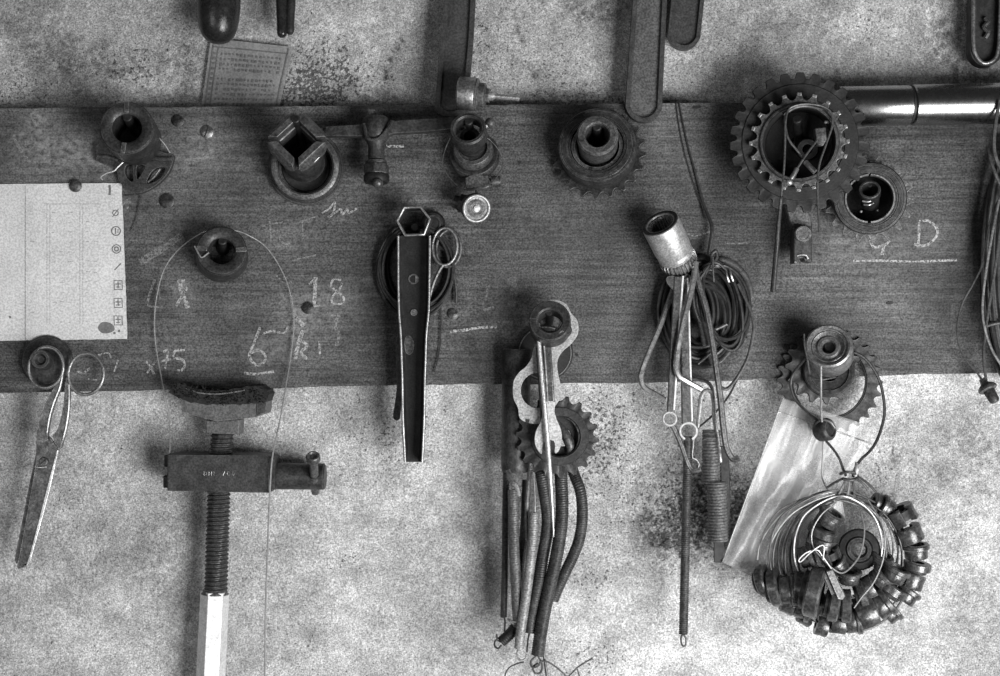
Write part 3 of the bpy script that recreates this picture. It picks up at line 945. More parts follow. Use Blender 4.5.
# stepped socket
M, L = axis((475, 158, 28), (467.8, 128, 84))
t = thing('stepped_socket', 'dark stepped round socket hanging under the small pale drum', 'socket', (475, 158, 28))
MB().lathe(M, [(13, L - 17), (16.2, L - 17), (17.2, L - 15.5), (17.2, L - 1.5), (16, L), (13.6, L), (12.4, L - 1.5), (12.4, L - 15)], 44, True).build('mouth', IRON, t)
MB().lathe(M, [(6, 12), (10, 12), (10, 24), (12.5, 24.5), (12.5, 28), (9.5, 29), (9.5, L - 16), (6, L - 16)], 36, True).build('neck', BLACKIRON, t)
MB().lathe(M, [(8, 10), (18, 10), (19.5, 11.5), (19.5, 19), (18, 21), (14.5, 21.5), (14, 19), (8, 19)], 44, True).build('collar', IRON2, t)
MB().lathe(M, [(8, -1), (23.5, -1), (24.5, .5), (24.5, 7), (23, 9), (8, 10)], 48, True).build('base_flange', IRON, t)
MB().tube([(480, 131, 66), (486, 126, 66), (489, 124, 66)], 2.6, 8).ball(P(490.2, 122.6, 66), 5).build('ball_stud', IRON2, t)
iron_peg((475, 152), (468.6, 121, 76), 4, 'iron peg inside the stepped socket under the drum')
o = MB().tube([(450, 138, 50), (445, 150, 46), (442.5, 164, 44), (449, 177, 44), (461, 188, 46), (473, 190, 48), (490, 184, 46), (500, 172, 44), (503, 160, 44), (498, 149, 47), (490, 140, 50), (486, 138, 52)], .55, 6).build('wire_loop', WIREM, None, (473, 165, 45))
tag(o, 'thin wire loop hanging around the stepped socket', 'wire')
t = thing('grub_block', 'small dark block with a stub end hanging just below the stepped socket', 'block', (476, 182, 36))
MB().prism([(464.5, 178), (468, 175.5), (489, 175.5), (489.5, 187), (486, 188.5), (466, 188.5)], 28, 44).build('block', IRON2, t, bevel=1.2)
Ma = frame(P(488, 182, 36), P(501, 181, 36) - P(488, 182, 36))
MB().lathe(Ma, [(0, 0), (3.4, 0), (3.4, 3), (5.4, 3.5), (5.4, 11), (4.4, 12.4), (0, 12.4)], 20).build('stub', IRON, t)
MB().tube([(476, 187, 38), (477, 193, 42), (477.5, 200, 46)], 1.6, 8).build('link', IRON2, t)
M, L = axis((470, 204, 34), (476.6, 208.6, 60))
t = thing('adjuster_knob', 'small round knob with bright concentric rings below the stepped socket', 'knob', (470, 204, 34))
MB().lathe(M, [(0, L - 15), (9, L - 15), (13, L - 11), (14, L - 8), (14, L - 3), (13, L - 1), (0, L - 1)], 40).build('dish', IRON2, t)
MB().ring(M, 11.2, 13.6, L - 2, L + 1, 40).build('rim', PLATE, t)
MB().lathe(M, [(4, L - 2.5), (8.5, L - 2.5), (9, L - .5), (6.6, L + .6), (4, L - .5)], 36, True).build('face_ring', STEELM, t)
MB().lathe(M, [(0, L - 2), (3.4, L - 2), (3.2, L + 1.2), (0, L + 2)], 20).build('hub', PLATE, t)
Ma = frame(P(468, 205, 40), P(452, 201, 38) - P(468, 205, 40))
MB().prismM(Ma, hx(9.5, .2), 2, 9).build('hex_nut', IRON, t, bevel=.9)
MB().cyl(Ma, 6.5, -8, 15, 20).build('threaded_stem', IRON, t)

# ------------------------------------------------------------------ freewheels
def freewheel(label, back, front, N, root, tip, ro, ri, mat=IRON, phase=0.0, hub=None, group=None, wteeth=None, ringtop=None, tooth=None):
    M, L = axis(back, front)
    o = thing('freewheel', label, 'freewheel', back, group)
    wt = wteeth or (6, 11)
    MB().gear(M, N, root, tip, ri + 1, wt[0], wt[1], phase).build('sprocket', tooth or mat, o, bevel=.5)
    MB().lathe(M, [(ri, 2), (root - 6, 2), (root - 4, wt[0]), (root - 4, wt[1] + 1), (ro, wt[1] + 3), (ro + .4, L - 2.5), (ro - .8, L - .6), (ro - 2.4, L - .4), (ro - 3, L - 1), (ro - 3.6, L), (ri + 3.2, L), (ri + 2.4, L - 1.2), (ri + 1.4, L - 1.0), (ri, L - 1.6)], 60, True).build('outer_ring', mat, o)
    return o, M, L
t, M, L = freewheel('large dark freewheel with a protruding hub hung right of the top middle', (599, 155, 27), (596.8, 144.6, 55), 20, 40.5, 46.5, 37.5, 26, IRON, .12, wteeth=(1, 6))
MB().lathe(M, [(19, 6), (25.6, 6), (25.6, L - 5), (24.6, L - 3.6), (21.5, L - 3.6), (21, L - 5)], 48, True).build('lock_ring', IRON2, t)
MB().box(M @ Matrix.Rotation(-pi / 2 - .22, 4, 'Z'), 22, 27, -1.2, 1.2, L - 5, L - 2.6).build('pin_slot', BLACKIRON, t)
MB().box(M @ Matrix.Rotation(-1.06, 4, 'Z'), 31.2, 34.5, -5, 5, L - 1.4, L + .3).build('stamped_mark', IRON2, t, bevel=.3)
M2, L2 = axis((598.5, 150, 30), (597.3, 134.8, 80))
MB().lathe(M2, [(12, 2), (19, 2), (19, L2 - 14), (18.2, L2 - 12), (19.6, L2 - 10.5), (19.6, L2 - 2.2), (17.8, L2), (12.6, L2), (11.4, L2 - 1.4), (11.4, L2 * .4), (10, L2 * .3)], 48, True).build('hub', IRON2, t)
MB().ring(M2, 7, 20.5, 0, 5, 36).build('hub_plate', BLACKIRON, t)
iron_peg((599, 148), (597, 126.5, 72), 4.2, 'iron peg inside the large freewheel right of the top middle')

# ------------------------------------------------------------------ slotted ring with the long thin wire over it
slotted_collar('dark slotted ring hanging alone in the left middle of the board', (222, 257.5, 22), (221.5, 250.5, 50), 25.5, 24, 13, [.06, pi - .1], IRON, key=IRON2)
o = MB().tube([(194.5, 246, 54), (200, 256, 55.5), (203, 257, 55.5), (209, 252.5, 55.5)], .8, 6).build('wire_clip', WIREL, None, (202, 252, 50))
tag(o, 'tiny bright wire clip on the left face of the lone slotted ring', 'wire')
iron_peg((223, 252), (222.4, 240.5, 44), 4.2, 'iron peg inside the lone slotted ring')
pts = [(169.5, 453, 40), (170, 445, 38), (169, 418, 32), (165.5, 398, 32), (161, 375, 27), (156.5, 350, 24), (154.5, 325, 24), (156.5, 298, 25), (164, 270, 27), (178, 250, 32), (197, 235.5, 40), (209, 230.5, 42), (222, 229, 43), (235, 230.5, 42), (247, 234.5, 40), (266, 247, 33), (282, 271, 27), (291.5, 298, 25), (294, 325, 24), (290.5, 358, 24), (286, 385, 28), (280, 420, 38), (272.5, 456, 47), (269.5, 500, 47), (267.5, 550, 38), (265.5, 610, 30), (264.5, 690, 26)]
o = MB().tube(pts, [.62] * 22 + [.85] * 5, 6).build('long_wire', WIREL, None, (222, 226, 40))
tag(o, 'long thin pale wire looped over the lone slotted ring and hanging past the screw clamp', 'wire')

# ------------------------------------------------------------------ screw clamp
t = thing('screw_clamp', 'heavy upright screw clamp with a leather-padded saddle, hanging lower left', 'clamp', (217, 470, 40))
rn = random.Random(11)
top = [(168, 392), (176, 385), (183, 383.5), (190, 387), (199, 390), (211, 391), (225, 390.5), (238, 388.5), (250, 386), (259, 386), (266, 389), (269, 395)]
bot = [(266, 401), (257, 403), (240, 404.5), (217, 405), (195, 403), (183, 399), (176, 396)]
pad = smooth2d(top, 5, False) + smooth2d(bot, 5, False)
pad = [(x + rn.uniform(-.7, .7), y + rn.uniform(-.9, .9)) for x, y in pad]
MB().prism(pad, 12, 48).build('leather_pad', RUBBER, t, bevel=1.2, label='ragged dark leather pad')
MB().tube([(186, 388.5, 47.5), (198, 392.5, 48.6), (212, 394, 49), (228, 393, 49), (245, 390, 48.6)], .9, 6).build('stitching', IRON2, t, label='pale seam along the pad')
mb = MB()
for k in range(260):
    x = rn.uniform(173, 267)
    y = lin(x, [(170, 391), (183, 392), (217, 399), (250, 396), (268, 396)]) + rn.uniform(-8, 5)
    a = rn.uniform(0, 2 * pi)
    l = rn.uniform(1.5, 4)
    mb.tube([(x, y, 46), (x + l * cos(a), y + l * sin(a), 49 + rn.uniform(0, 2))], [.9, .3], 4, n=1)
mb.build('frayed_fibre', RUBBER, t)['kind'] = 'stuff'
sad = [(181.5, 396), (183, 398.5), (200, 402.5), (217, 403.5), (240, 403), (258, 400), (266.5, 394), (266.5, 409), (265, 414), (256.5, 417), (240, 419), (217, 421.5), (200, 417), (182, 411.5)]
MB().prism(sad, 12, 45).build('saddle', PAINT, t, bevel=1.6, bseg=3)
MB().prism([(256.5, 401), (266.2, 396), (266.2, 412), (257, 416)], 44, 46.2).build('saddle_cheek', IRON, t, bevel=.4)
MB().prism([(206, 420), (217, 421), (239.5, 419.5), (239.2, 434.5), (206.2, 433.5)], 14, 40).build('neck_block', PAINT, t, bevel=1.2)
MB().tube([(222.5, 432, 26), (221, 455, 26)], 10.6, 28, n=20, thread=(4.2, .9, 6)).tube([(219, 488, 26), (217.2, 545, 26), (215.8, 592, 26)], 10.8, 28, n=20, thread=(4.2, .9, 6)).build('threaded_rod', IRON, t)
MB().prism([(167, 454.5), (269, 455), (270, 493), (167, 491)], 8, 44).build('cross_block', IRON, t, bevel=1.2, bseg=3)
MB().prism([(268.5, 456), (274.5, 458), (274.5, 490), (269, 493)], 8, 42).build('end_plate', IRON, t, bevel=1)
MB().prism([(164, 455), (168, 455), (168, 467), (164, 467)], 16, 36).build('bolt_end', BLACKIRON, t, bevel=1)
MB().prism([(163, 475.5), (168, 475.5), (168, 488), (163, 488)], 16, 36).build('bolt_end', BLACKIRON, t, bevel=1)
Mc = frame(P(273, 476, 25), P(326, 476.5, 25) - P(273, 476, 25))
MB().cyl(Mc, 13, 0, 51.5, 40, 1.6).build('side_barrel', IRON, t)
Mp = frame(P(315.4, 491, 22), P(313, 454.5, 62) - P(315.4, 491, 22))
MB().lathe(Mp, [(0, -2), (4, -2), (4.2, 0), (4.2, 46), (6.2, 47), (6.8, 49), (6.8, 53), (5.8, 54.5), (4.4, 54.5), (3.6, 53), (0, 53)], 24).build('tommy_pin', IRON2, t)
MB().ring(frame(P(314.5, 474.5, 39), P(313, 454.5, 62) - P(315.4, 491, 22)), 4.0, 5.6, -1.2, .6, 24, .3).build('pin_hole', BLACKIRON, t)
Mh = frame(P(215, 591, 26), P(208.5, 720, 26) - P(215, 591, 26))
fn_ = Mh.to_3x3().inverted() @ Vector((sin(.24), 0, cos(.24)))
MB().prismM(Mh, hx(14.2, math.atan2(fn_.y, fn_.x) + pi / 6), 0, 140).build('hex_bar', BRIGHT, t, bevel=.5, label='bright hexagonal steel bar')
MB().lathe(Mh, [(0, -2), (11, -2), (13.6, 2), (13.6, 3), (0, 3)], 30).build('chamfer', IRON2, t)
# worn stamped characters on the block face
mb = MB()
for x0, segs in ((204, [[(0, 0), (0, 5)], [(0, 0), (2.6, 1.2), (2.6, 3.8), (0, 5)]]), (209, [[(0, 0), (0, 5), (2.8, 5), (2.8, 0)]]), (214, [[(0, 0), (0, 5), (2.8, 5)]]), (222, [[(0, 0), (3, 0), (1.2, 5)]]), (227, [[(3, .6), (1, 0), (0, 2.5), (1, 5), (3, 4.4)]]), (232, [[(0, 2.5), (1.5, 0), (3, 2.5), (1.5, 5), (0, 2.5)]])):
    for s in segs:
        mb.tube([(x0 + x * .9, 471.5 + y * .8, 44.1) for x, y in s], .3, 5, n=1)
mb.build('stamped_lettering', STEELM, t, label='worn stamped lettering')

# ------------------------------------------------------------------ scissors on a peg
t = thing('scissors', 'long steel tailor scissors hanging by one finger loop at the lower left', 'scissors', (46, 360, 30))
def rim_loop(mb, cx, cy, rx, ry, rot, w, r):
    pts = [(x, y, w) for x, y in circ(cx, cy, rx, 28, ry, rot)]
    return mb.tube(pts, r, 10, n=2, closed=True)
b1 = MB().prism(smooth2d([(36.5, 438), (46, 433.5), (57.5, 449), (56, 456), (49, 487), (40, 523), (30, 559), (27.5, 565), (20, 568.5), (17, 567), (19, 556), (24, 530), (31, 490), (35, 468), (36, 452)], 3), 30, 33).build('blade', BLADE, t, bevel=.7, label='front blade with a bright cutting bevel')
MB().prism([(57.0, 449), (58.4, 450.5), (50.4, 487), (41, 523), (31, 559), (28, 566), (25.5, 567.2), (28.8, 558), (38, 523), (47, 487)], 31.6, 34.0).build('cutting_edge', STEEL, b1, bevel=.4)
rim_loop(MB(), 46, 367.5, 17.2, 20.4, .16, 36, 1.7).build('finger_loop', STEELM, b1)
MB().prism(smooth2d([(62, 372), (63, 378), (60, 389), (54.5, 403), (50, 418), (47.5, 434), (47, 441), (37, 440), (37.5, 428), (41, 416), (46, 402), (53, 389), (58, 380)], 4), 31, 37).build('shank', BLADE, b1, bevel=1.8, bseg=3)
MB().tube([(62.3, 376, 37), (59.6, 388, 37.4), (54, 402, 37.5), (49.6, 417, 37.4), (47, 433, 36.5)], [1.0, 1.2, 1.3, 1.2, .8], 8).build('bright_edge', STEEL, b1)
b2 = MB().prism(smooth2d([(40, 441), (53, 441), (56, 449), (47, 487), (36, 530), (26, 562), (21, 566), (16, 563), (15, 556), (20, 532), (28, 490), (34, 462)], 3), 26, 29.4).build('blade', IRON2, t, bevel=.7, label='darker rear blade')
rim_loop(MB(), 86, 374, 17.6, 20.6, .12, 34, 1.7).build('finger_loop', STEELM, b2)
MB().prism(smooth2d([(68, 378), (69.5, 390), (69, 405), (67.5, 420), (64, 436), (59.5, 449), (52.5, 437), (57, 430), (61, 417), (63.5, 402), (64.5, 388), (66, 380)], 4), 29, 35).build('shank', BLADE, b2, bevel=1.8, bseg=3)
MB().tube([(69, 384, 34.6), (69, 402, 35.2), (67.6, 418, 35.4), (64.4, 434, 35), (60, 447, 33.6)], [1, 1.3, 1.4, 1.3, .8], 8).build('bright_edge', STEEL, b2)
MB().cyl(flat(44, 461.5, 32.6), 4.3, 0, 3.2, 20, .8).build('pivot_screw', IRON2, t)
MB().box(flat(44, 461.5, 32.6, roll=.7), -3.6, 3.6, -.5, .5, 2.4, 3.5).build('slot', BLACKIRON, t)
MB().tube([(35.5, 467, 33), (41, 467.5, 33.6), (47, 467, 33)], .7, 6).build('blade_shoulder', STEEL, t)
t = thing('cupped_knob', 'dark round flanged knob on the board that the scissors hang from', 'knob', (48, 361, WB))
M = frame(P(48, 361, WB - .3), (0, .08, 1))
MB().lathe(M, [(0, 0), (24.5, 0), (25, 1.5), (25, 5), (23, 7), (14, 8), (12, 9), (0, 9)], 48).build('flange', IRON, t)
MB().lathe(M, [(0, 8), (9.6, 8), (9.4, 22), (8.4, 24), (6, 24), (4.6, 22.4), (3, 20), (0, 20)], 32).build('cup', IRON, t)

# ------------------------------------------------------------------ channel box spanner in the middle
def rng_coil(name, label, cat, cx, cy, rx, ry, w, n, r, mat, seed, group=None, spread=3.0, rot=0.0, wspread=5.0, tail=None):
    """a hank of cable: one long winding with uneven turns"""
    q = random.Random(seed)
    pts = []
    for k in range(n):
        ax, ay = rx + q.uniform(-spread, spread), ry + q.uniform(-spread, spread)
        ox, oy = q.uniform(-spread, spread) * .6, q.uniform(-spread, spread) * .6
        ww = w + q.uniform(-wspread, wspread)
        for i in range(14):
            a = 2 * pi * i / 14 - pi / 2
            x, y = ax * cos(a), ay * sin(a)
            pts.append((cx + ox + x * cos(rot) - y * sin(rot), cy + oy + x * sin(rot) + y * cos(rot), ww + 1.5 * sin(a * 2 + k)))
    if tail:
        pts += tail
    return tag(MB().tube(pts, r, 7, n=4).build(name, mat, None, (cx, cy, w)), label, cat, group)
rng_coil('cable_coil', 'hank of black cable hanging behind the channel box spanner', 'cable', 416, 268, 34, 45, 27, 9, 1.7, WIRED, 5, spread=4, wspread=3.5, tail=[(445, 250, 27), (453, 272, 26), (456, 290, 25), (456, 303, 25)])
o = MB().tube([(440, 300, 22.5), (441, 315, 22), (440, 345, 22), (437.5, 360, 22), (434, 372, 22)], .6, 6).build('wire', WIRED, None, (440, 330, 22))
tag(o, 'short dark wire end hanging below the hank behind the box spanner', 'wire')
iron_peg((416, 234), (415, 227, 46), 4, 'iron peg hidden in the hexagon end of the box spanner')
t = thing('wall_knob', 'dark round knob on the board just behind the hexagon mouth of the box spanner', 'knob', (434, 224, WB))
MB().lathe(flat(433, 224, WB - .3), [(0, 0), (12, 0), (12.4, 2), (12, 8), (10, 10), (6, 10.5), (0, 10)], 28).build('knob_body', BLACKIRON, t)
MB().ring(flat(433, 224, WB), 6.5, 8.5, 9.5, 11.2, 24, .4).build('rim', IRON, t)

t = thing('box_spanner', 'long black channel-shaped box spanner with bright edges and a hexagon mouth', 'spanner', (414, 330, 40))
ctr = [(414, 236), (413.8, 280), (413.8, 310), (413.5, 335), (413.5, 360), (413.5, 381), (413.5, 419), (413.6, 462)]
hw = [16.3, 16, 15.3, 13.2, 12.3, 11.6, 10.9, 8.8]
def chan(pts_fn):
    rows = []
    for (cx, cy), h in zip(ctr, hw):
        rows.append([P(cx + x * 1.0, cy, w) for x, w in pts_fn(h)])
    vs, fs = [], []
    m = len(rows[0])
    for rw in rows:
        vs += rw
    for i in range(len(rows) - 1):
        for j in range(m):
            j2 = (j + 1) % m
            fs.append([i * m + j, i * m + j2, (i + 1) * m + j2, (i + 1) * m + j])
    fs.append(list(range(m)))
    fs.append([(len(rows) - 1) * m + j for j in range(m)][::-1])
    return MB().add(vs, fs)
B0, B1 = 34, 54
chan(lambda h: [(-h - 1.2, B0 + 2), (-h + 1, B0), (h - 1, B0), (h + 1.2, B0 + 2), (h + .4, B1), (h - 1.4, B1), (h - 2.0, B0 + 4), (h - 4, B0 + 2), (-h + 4, B0 + 2), (-h + 2.0, B0 + 4), (-h + 1.4, B1), (-h - .4, B1)]).build('channel', BLACKIRON, t, ang=25)
def edge_line(s):
    pts = [(cx + s * h * .97, cy, B1 + .1) for (cx, cy), h in zip(ctr, hw)]
    return MB().tube(pts, [1.15] * 8, 8)
edge_line(-1).build('bright_edge', STEELM, t, label='bright left edge')
edge_line(1).build('bright_edge', STEELM, t, label='bright right edge')
hexv = [(395.8, 221), (403.5, 206.5), (421, 205.5), (431.3, 219), (425, 235.5), (404.5, 236.5)]
cxm, cym = 413.3, 220.7
inner = [(cxm + (x - cxm) * .82, cym + (y - cym) * .82) for x, y in hexv]
MB().prism(hexv, 36, 60, [inner]).build('hexagon_mouth', IRON, t, bevel=.7)
MB().tube([(cxm + (x - cxm) * .92, cym + (y - cym) * .92, 60.2) for x, y in hexv], 1.35, 8, n=1, closed=True).build('mouth_edge', STEELM, t, label='bright hexagon rim')
MB().ring(flat(413.5, 279, B0 + 2), 3.6, 5.2, -.3, 1.0, 24, .3).build('hole', IRON2, t)
MB().box(flat(414.5, 279, B0 + 2), 1, 2.6, -3.4, 3.4, -.4, .9).build('hole_edge', STEELM, t)
MB().cyl(flat(414, 312.5, B0 + 2), 3.6, -.6, 1.6, 18, .5).build('rivet', STEELM, t)
pl = smooth2d([(405, 338), (410, 336), (414, 343), (413, 351), (409, 355), (405, 350)], 4)
MB().prism(pl, B0 + 1.6, B0 + 2.6).build('wear_patch', IRON2, t, label='scraped grey patch inside the channel')
t = thing('loop_pick', 'slim wire tool with a bright oval finger loop tucked behind the box spanner', 'tool', (444, 247, 30))
MB().tube([(x, y, 33) for x, y in circ(444.8, 246.5, 12.4, 28, 18.6, .06)], 1.5, 10, n=2, closed=True).build('finger_loop', STEELM, t)
MB().tube([(x, y, 30) for x, y in circ(448.6, 248.5, 12.2, 28, 18.4, .06)], 1.5, 10, n=2, closed=True).build('finger_loop', IRON2, t)
MB().tube([(443, 265, 33), (438, 273, 32), (433, 285, 31), (427, 305, 29), (416, 335, 28), (405, 362, 28)], 1.6, 8).build('shank', IRON2, t)
MB().prism(smooth2d([(399, 336), (396, 340), (396, 360), (396.8, 385), (394.5, 405), (393, 416), (395, 420), (398.5, 420), (400.5, 414), (402, 385), (403, 350)], 4), 26.5, 30.5).build('blade', IRON, t, bevel=.8)

# ------------------------------------------------------------------ sprocket, plate, wrench and springs hung from one peg (centre)
t = thing('peg_disc', 'thin dark disc behind the pale plate on the centre peg', 'disc', (545, 353, WB))
MB().ring(flat(545, 353, WB), 6, 27.6, 0, 3.5, 48, .8).build('disc', BLACKIRON, t)
MB().tube([(x, y, WB + 3.6) for x, y in circ(545, 353, 26, 24)], .6, 6, n=2, closed=True).build('rim', IRON2, t)
iron_peg((549.5, 322), (549, 311.5, 72), 4, 'iron peg inside the round collar at the top of the centre cluster')
Mc, Lc = axis((550.6, 328, 62), (549.7, 320.5, 84))
t = thing('split_collar', 'round dark collar with a notch and a stud at the top of the centre cluster', 'collar', (551, 331, 62))
MB().lathe(Mc, [(12, 0), (18.5, 0), (19.8, 1.5), (19.8, Lc - 1.2), (18.8, Lc), (12.6, Lc), (11.4, Lc - 1.2), (11.4, 2)], 48, True, a0=pi - .12 + .18, a1=3 * pi - .12 - .18 + .2).build('ring', IRON, t)
MB().box(Mc @ Matrix.Rotation(pi - .1, 4, 'Z'), 12, 19, -2.4, 2.4, 2, Lc - 3).build('key', IRON2, t, bevel=.6)
MB().cyl(frame(P(565.5, 331, 78), (0, .1, 1)), 5.8, -6, 8, 24, 1.2).build('stud', IRON, t)
MB().box(frame(P(561, 333, 86), (0, .1, 1), roll=.8), -3, 3, -1.2, 1.2, 0, 2.4).build('pale_chip', STEELM, t, bevel=.4)
# pale plate
t = thing('hanger_plate', 'flat pale metal hanger plate with a large round hole on the centre peg', 'plate', (545, 370, 56))
out = smooth2d([(560, 301), (567, 305), (571, 313), (577, 320), (578.5, 329), (576.5, 337), (570, 345), (563, 351), (558, 359), (557.3, 368), (559, 378), (561.2, 388), (560, 398), (555, 406), (549, 410), (545, 418), (541, 422.5), (535, 424), (525.5, 422), (519.5, 417.5), (518, 408), (513.8, 399), (512.8, 390), (514, 380.5), (519, 372.5), (526, 366.5), (531, 359), (533.5, 349), (537, 340), (531, 325), (536, 308), (548, 300)], 4)
hole = circ(537.5, 390.5, 16.8, 32, 17.6)
MB().prism(out, 58, 62, [hole, circ(549.5, 321, 10, 24)]).build('plate', PLATE, t, bevel=.5)
MB().prism([(525.5, 418.8), (529.5, 419.4), (529.2, 423), (525.6, 422.4)], 61.4, 62.6).build('notch', BLACKIRON, t)
t = thing('open_ended_wrench', 'slim open-ended wrench hanging jaw down over the pale hanger plate', 'wrench', (548, 390, 64))
MB().prism([(541.5, 341), (551, 341), (553, 370), (554.8, 405), (545.2, 405), (543.6, 370)], 65.5, 69.5).build('shaft', BLADE, t, bevel=1.2, bseg=3)
jaw = smooth2d([(545.2, 402), (554.8, 402), (554.5, 411), (557, 420), (560.8, 429), (562, 438), (560.5, 447), (557, 453), (554.6, 452.2), (555, 446), (554, 441.5), (551, 440.2), (547, 440.8), (543.6, 443), (542.2, 448), (541.8, 453.6), (539.5, 452.6), (536, 447), (534.6, 440), (536, 431), (540.5, 422), (544, 411)], 3)
MB().prism(jaw, 64.8, 70.4).build('jaw', SOCK, t, bevel=.8)
MB().tube([(544, 344, 69.6), (546, 370, 69.6), (548, 404, 69.6)], .8, 6).build('bright_edge', STEEL, t)
o = MB().tube([(538.6, 338, 73), (542, 380, 74), (546.6, 430, 75), (550.4, 480, 74), (552.4, 510, 72), (553.7, 537, 70)], [2.2, 2.4, 2.5, 2.3, 1.6, .5], 12).build('tapered_rod', STEEL, None, (546, 430, 70))
tag(o, 'long bright tapered rod hanging straight down the front of the centre cluster', 'rod')
t = thing('dark_rod', 'dark square rod just left of the bright tapered rod in the centre cluster', 'rod', (541, 380, 64))
MB().prism([(535.5, 341), (541.5, 341), (545.5, 428), (541, 428)], 63, 67.5).build('rod_body', IRON, t, bevel=1)
MB().ball(P(536.8, 345, 67.5), 2.4, 12).build('tip', STEELM, t)
Ms, Ls = axis((560, 439, 36), (559, 438, 44))
t = thing('sprocket', 'dark toothed sprocket with a round bore behind the open-ended wrench', 'sprocket', (560, 439, 36))
MB().gear(flat(557, 437, 49), 18, 35, 40.3, 20, 0, 6, .10, sharp=.12).build('toothed_ring', DARKIRON, t, bevel=.7)
MB().lathe(flat(559.5, 436, 49), [(19, 3), (28.2, 3), (28.2, 6.6), (27.4, 7.4), (20.4, 7.4), (19, 6)], 56, True).build('raised_hub', DARKIRON, t)
MB().tube([(x, y, 56.3) for x, y in circ(560, 436.5, 28.6, 40)], .5, 6, n=2, closed=True).build('groove', BLACKIRON, t)
MB().ring(flat(562, 437, 41), 9, 25, 0, 5, 44).build('bore_dark_disc', BLACKIRON, t)  # black disc added behind the bore to darken it
MB().tube([(557, 421, 50), (565, 434, 51), (570, 446, 51), (568, 456, 50)], [1.4, 4.5, 4.5, 1.2], 10).build('leaf_spring', IRON2, t)
o = MB().lathe(frame(P(515.5, 472, 34), P(516.5, 350, 34.5) - P(515.5, 472, 34)), [(12, 0), (13.4, .6), (14, 3), (14, 119), (13.4, 120), (12, 120), (12, 2)], 36, True).build('steel_tube', IRON, None, (516, 412, 34))
tag(o, 'short dark upright tube at the left side of the centre cluster', 'tube')

def spring(label, pts, r, mat, group, hooks=(), pitch=2.2, amp=.2, name='coil_spring', at=None):
    at = at or pts[len(pts) // 2]
    o = thing(name, label, 'spring', at, group)
    MB().tube(pts, r, 14, n=10, thread=(pitch, amp, 6)).build('coil', mat, o, ang=180)
    for h in hooks:
        MB().tube(h, .95, 7, n=6).build('hook', mat, o)
    return o
G1 = 'coil springs hanging from the centre cluster'
spring('grey coil spring at the left front of the centre bundle, its end crossed by wire', [(513, 490, 46), (513.6, 515, 47), (514, 545, 48), (515.5, 575, 48), (517, 605, 47), (518.3, 626, 46)], 5.1, SPRING, G1, [[(513, 491, 46), (511, 482, 46), (509, 474, 45), (512, 468, 44)], [(518, 626, 46), (512, 623, 50), (508, 619, 51), (514, 622, 52), (520, 621, 50)]])
spring('palest coil spring in the front middle of the centre bundle', [(534.2, 513, 52), (533, 535, 53), (531, 555, 54), (528.5, 578, 54), (525, 603, 53), (521, 630, 52), (519, 648, 50)], 4.7, SPRINGL, G1, [[(535, 514, 52), (535, 500, 52), (534, 480, 50), (533, 460, 48)], [(519, 648, 50), (517, 654, 51), (520, 660, 51), (525, 659, 50), (527, 654, 49)]])
spring('thin dark spring at the far left of the centre bundle', [(507, 466, 30), (506, 486, 32), (505.4, 520, 34), (504.8, 570, 34), (503.6, 617, 34)], 3.3, IRON, G1, [[(504, 616, 34), (505, 622, 34), (504.5, 632, 34)]])
spring('slim dark spring between the grey and the palest spring', [(526.5, 480, 32), (525.5, 503, 36), (525, 520, 38), (523, 545, 38), (520, 570, 38), (520, 600, 38), (522, 630, 38)], 4.3, IRON, G1, [])
spring('dark thick spring right behind the tip of the tapered rod', [(540, 450, 38), (541, 470, 40), (544, 490, 42), (547.5, 515, 41), (546.5, 535, 40), (543, 555, 40), (539, 580, 44), (534.5, 600, 43), (531, 618, 42), (529.5, 632, 41)], 6.0, IRON, G1, [[(530, 631, 41), (528, 640, 41), (527, 652, 42)]])
spring('long dark spring right of the tapered rod, with curled hooks at its bottom end', [(560, 455, 40), (561, 478, 43), (562, 500, 47), (561.6, 520, 48), (558.5, 545, 48), (553.5, 570, 48), (547.5, 597, 47), (542, 625, 46), (537.5, 655, 45)], 6.3, IRON, G1, [[(537, 655, 45), (531, 661, 47), (532, 667, 48), (538, 666, 48), (541, 661, 47)], [(538, 656, 45), (542, 664, 46), (541, 672, 46), (535, 673, 46), (533, 667, 45), (538, 663, 45)]])
spring('dark spring curving out to the right side of the centre bundle', [(567, 452, 26), (574, 474, 34), (579.5, 488, 41), (582, 503, 42), (582, 522, 42), (579, 540, 42), (573, 556, 41), (565, 573, 40), (558, 588, 39), (553, 600, 38)], 5.5, IRON, G1)
spring('stubby black spring lying aslant at the bottom left of the centre bundle', [(515.5, 627, 40), (510, 634, 41), (501, 642, 42)], 5.4, BLACKIRON, G1, [[(501, 642, 42), (496, 640, 44), (494.5, 645, 45), (498, 648.5, 45), (501.5, 645, 44)], [(497, 640, 43), (496.5, 634, 43)]])
G1b = None
o = MB().tube([(541, 661, 47), (548, 662, 44), (556, 667, 40), (563, 673, 36), (568, 676.5, 34), (577, 668, 32), (586, 662, 30), (592, 658.5, 30)], .85, 7).build('wire_end', WIREM, None, (566, 668, 38))
tag(o, 'springy wire end kinking out to the right below the centre bundle', 'wire')
o = MB().tube([(577, 668, 32), (580, 680, 32), (582, 700, 32)], .7, 6).build('wire_end', WIREM, None, (579, 676, 32))
tag(o, 'short wire end dropping from the kink below the centre bundle', 'wire')
o = MB().tube([(543, 640, 40), (544, 655, 40), (547, 676, 40), (549, 700, 40)], 1.5, 8).build('cable_end', WIREM, None, (546, 670, 40))
tag(o, 'grey cable end running out of the bottom of the frame under the centre bundle', 'cable')
o = MB().tube([(524, 662, 40), (516, 664, 38), (509, 668, 36), (505, 676, 34), (503, 700, 34)], .7, 6).build('wire_end', WIREM, None, (512, 668, 38))
tag(o, 'fine wire end curving down at the lower left of the centre bundle', 'wire')
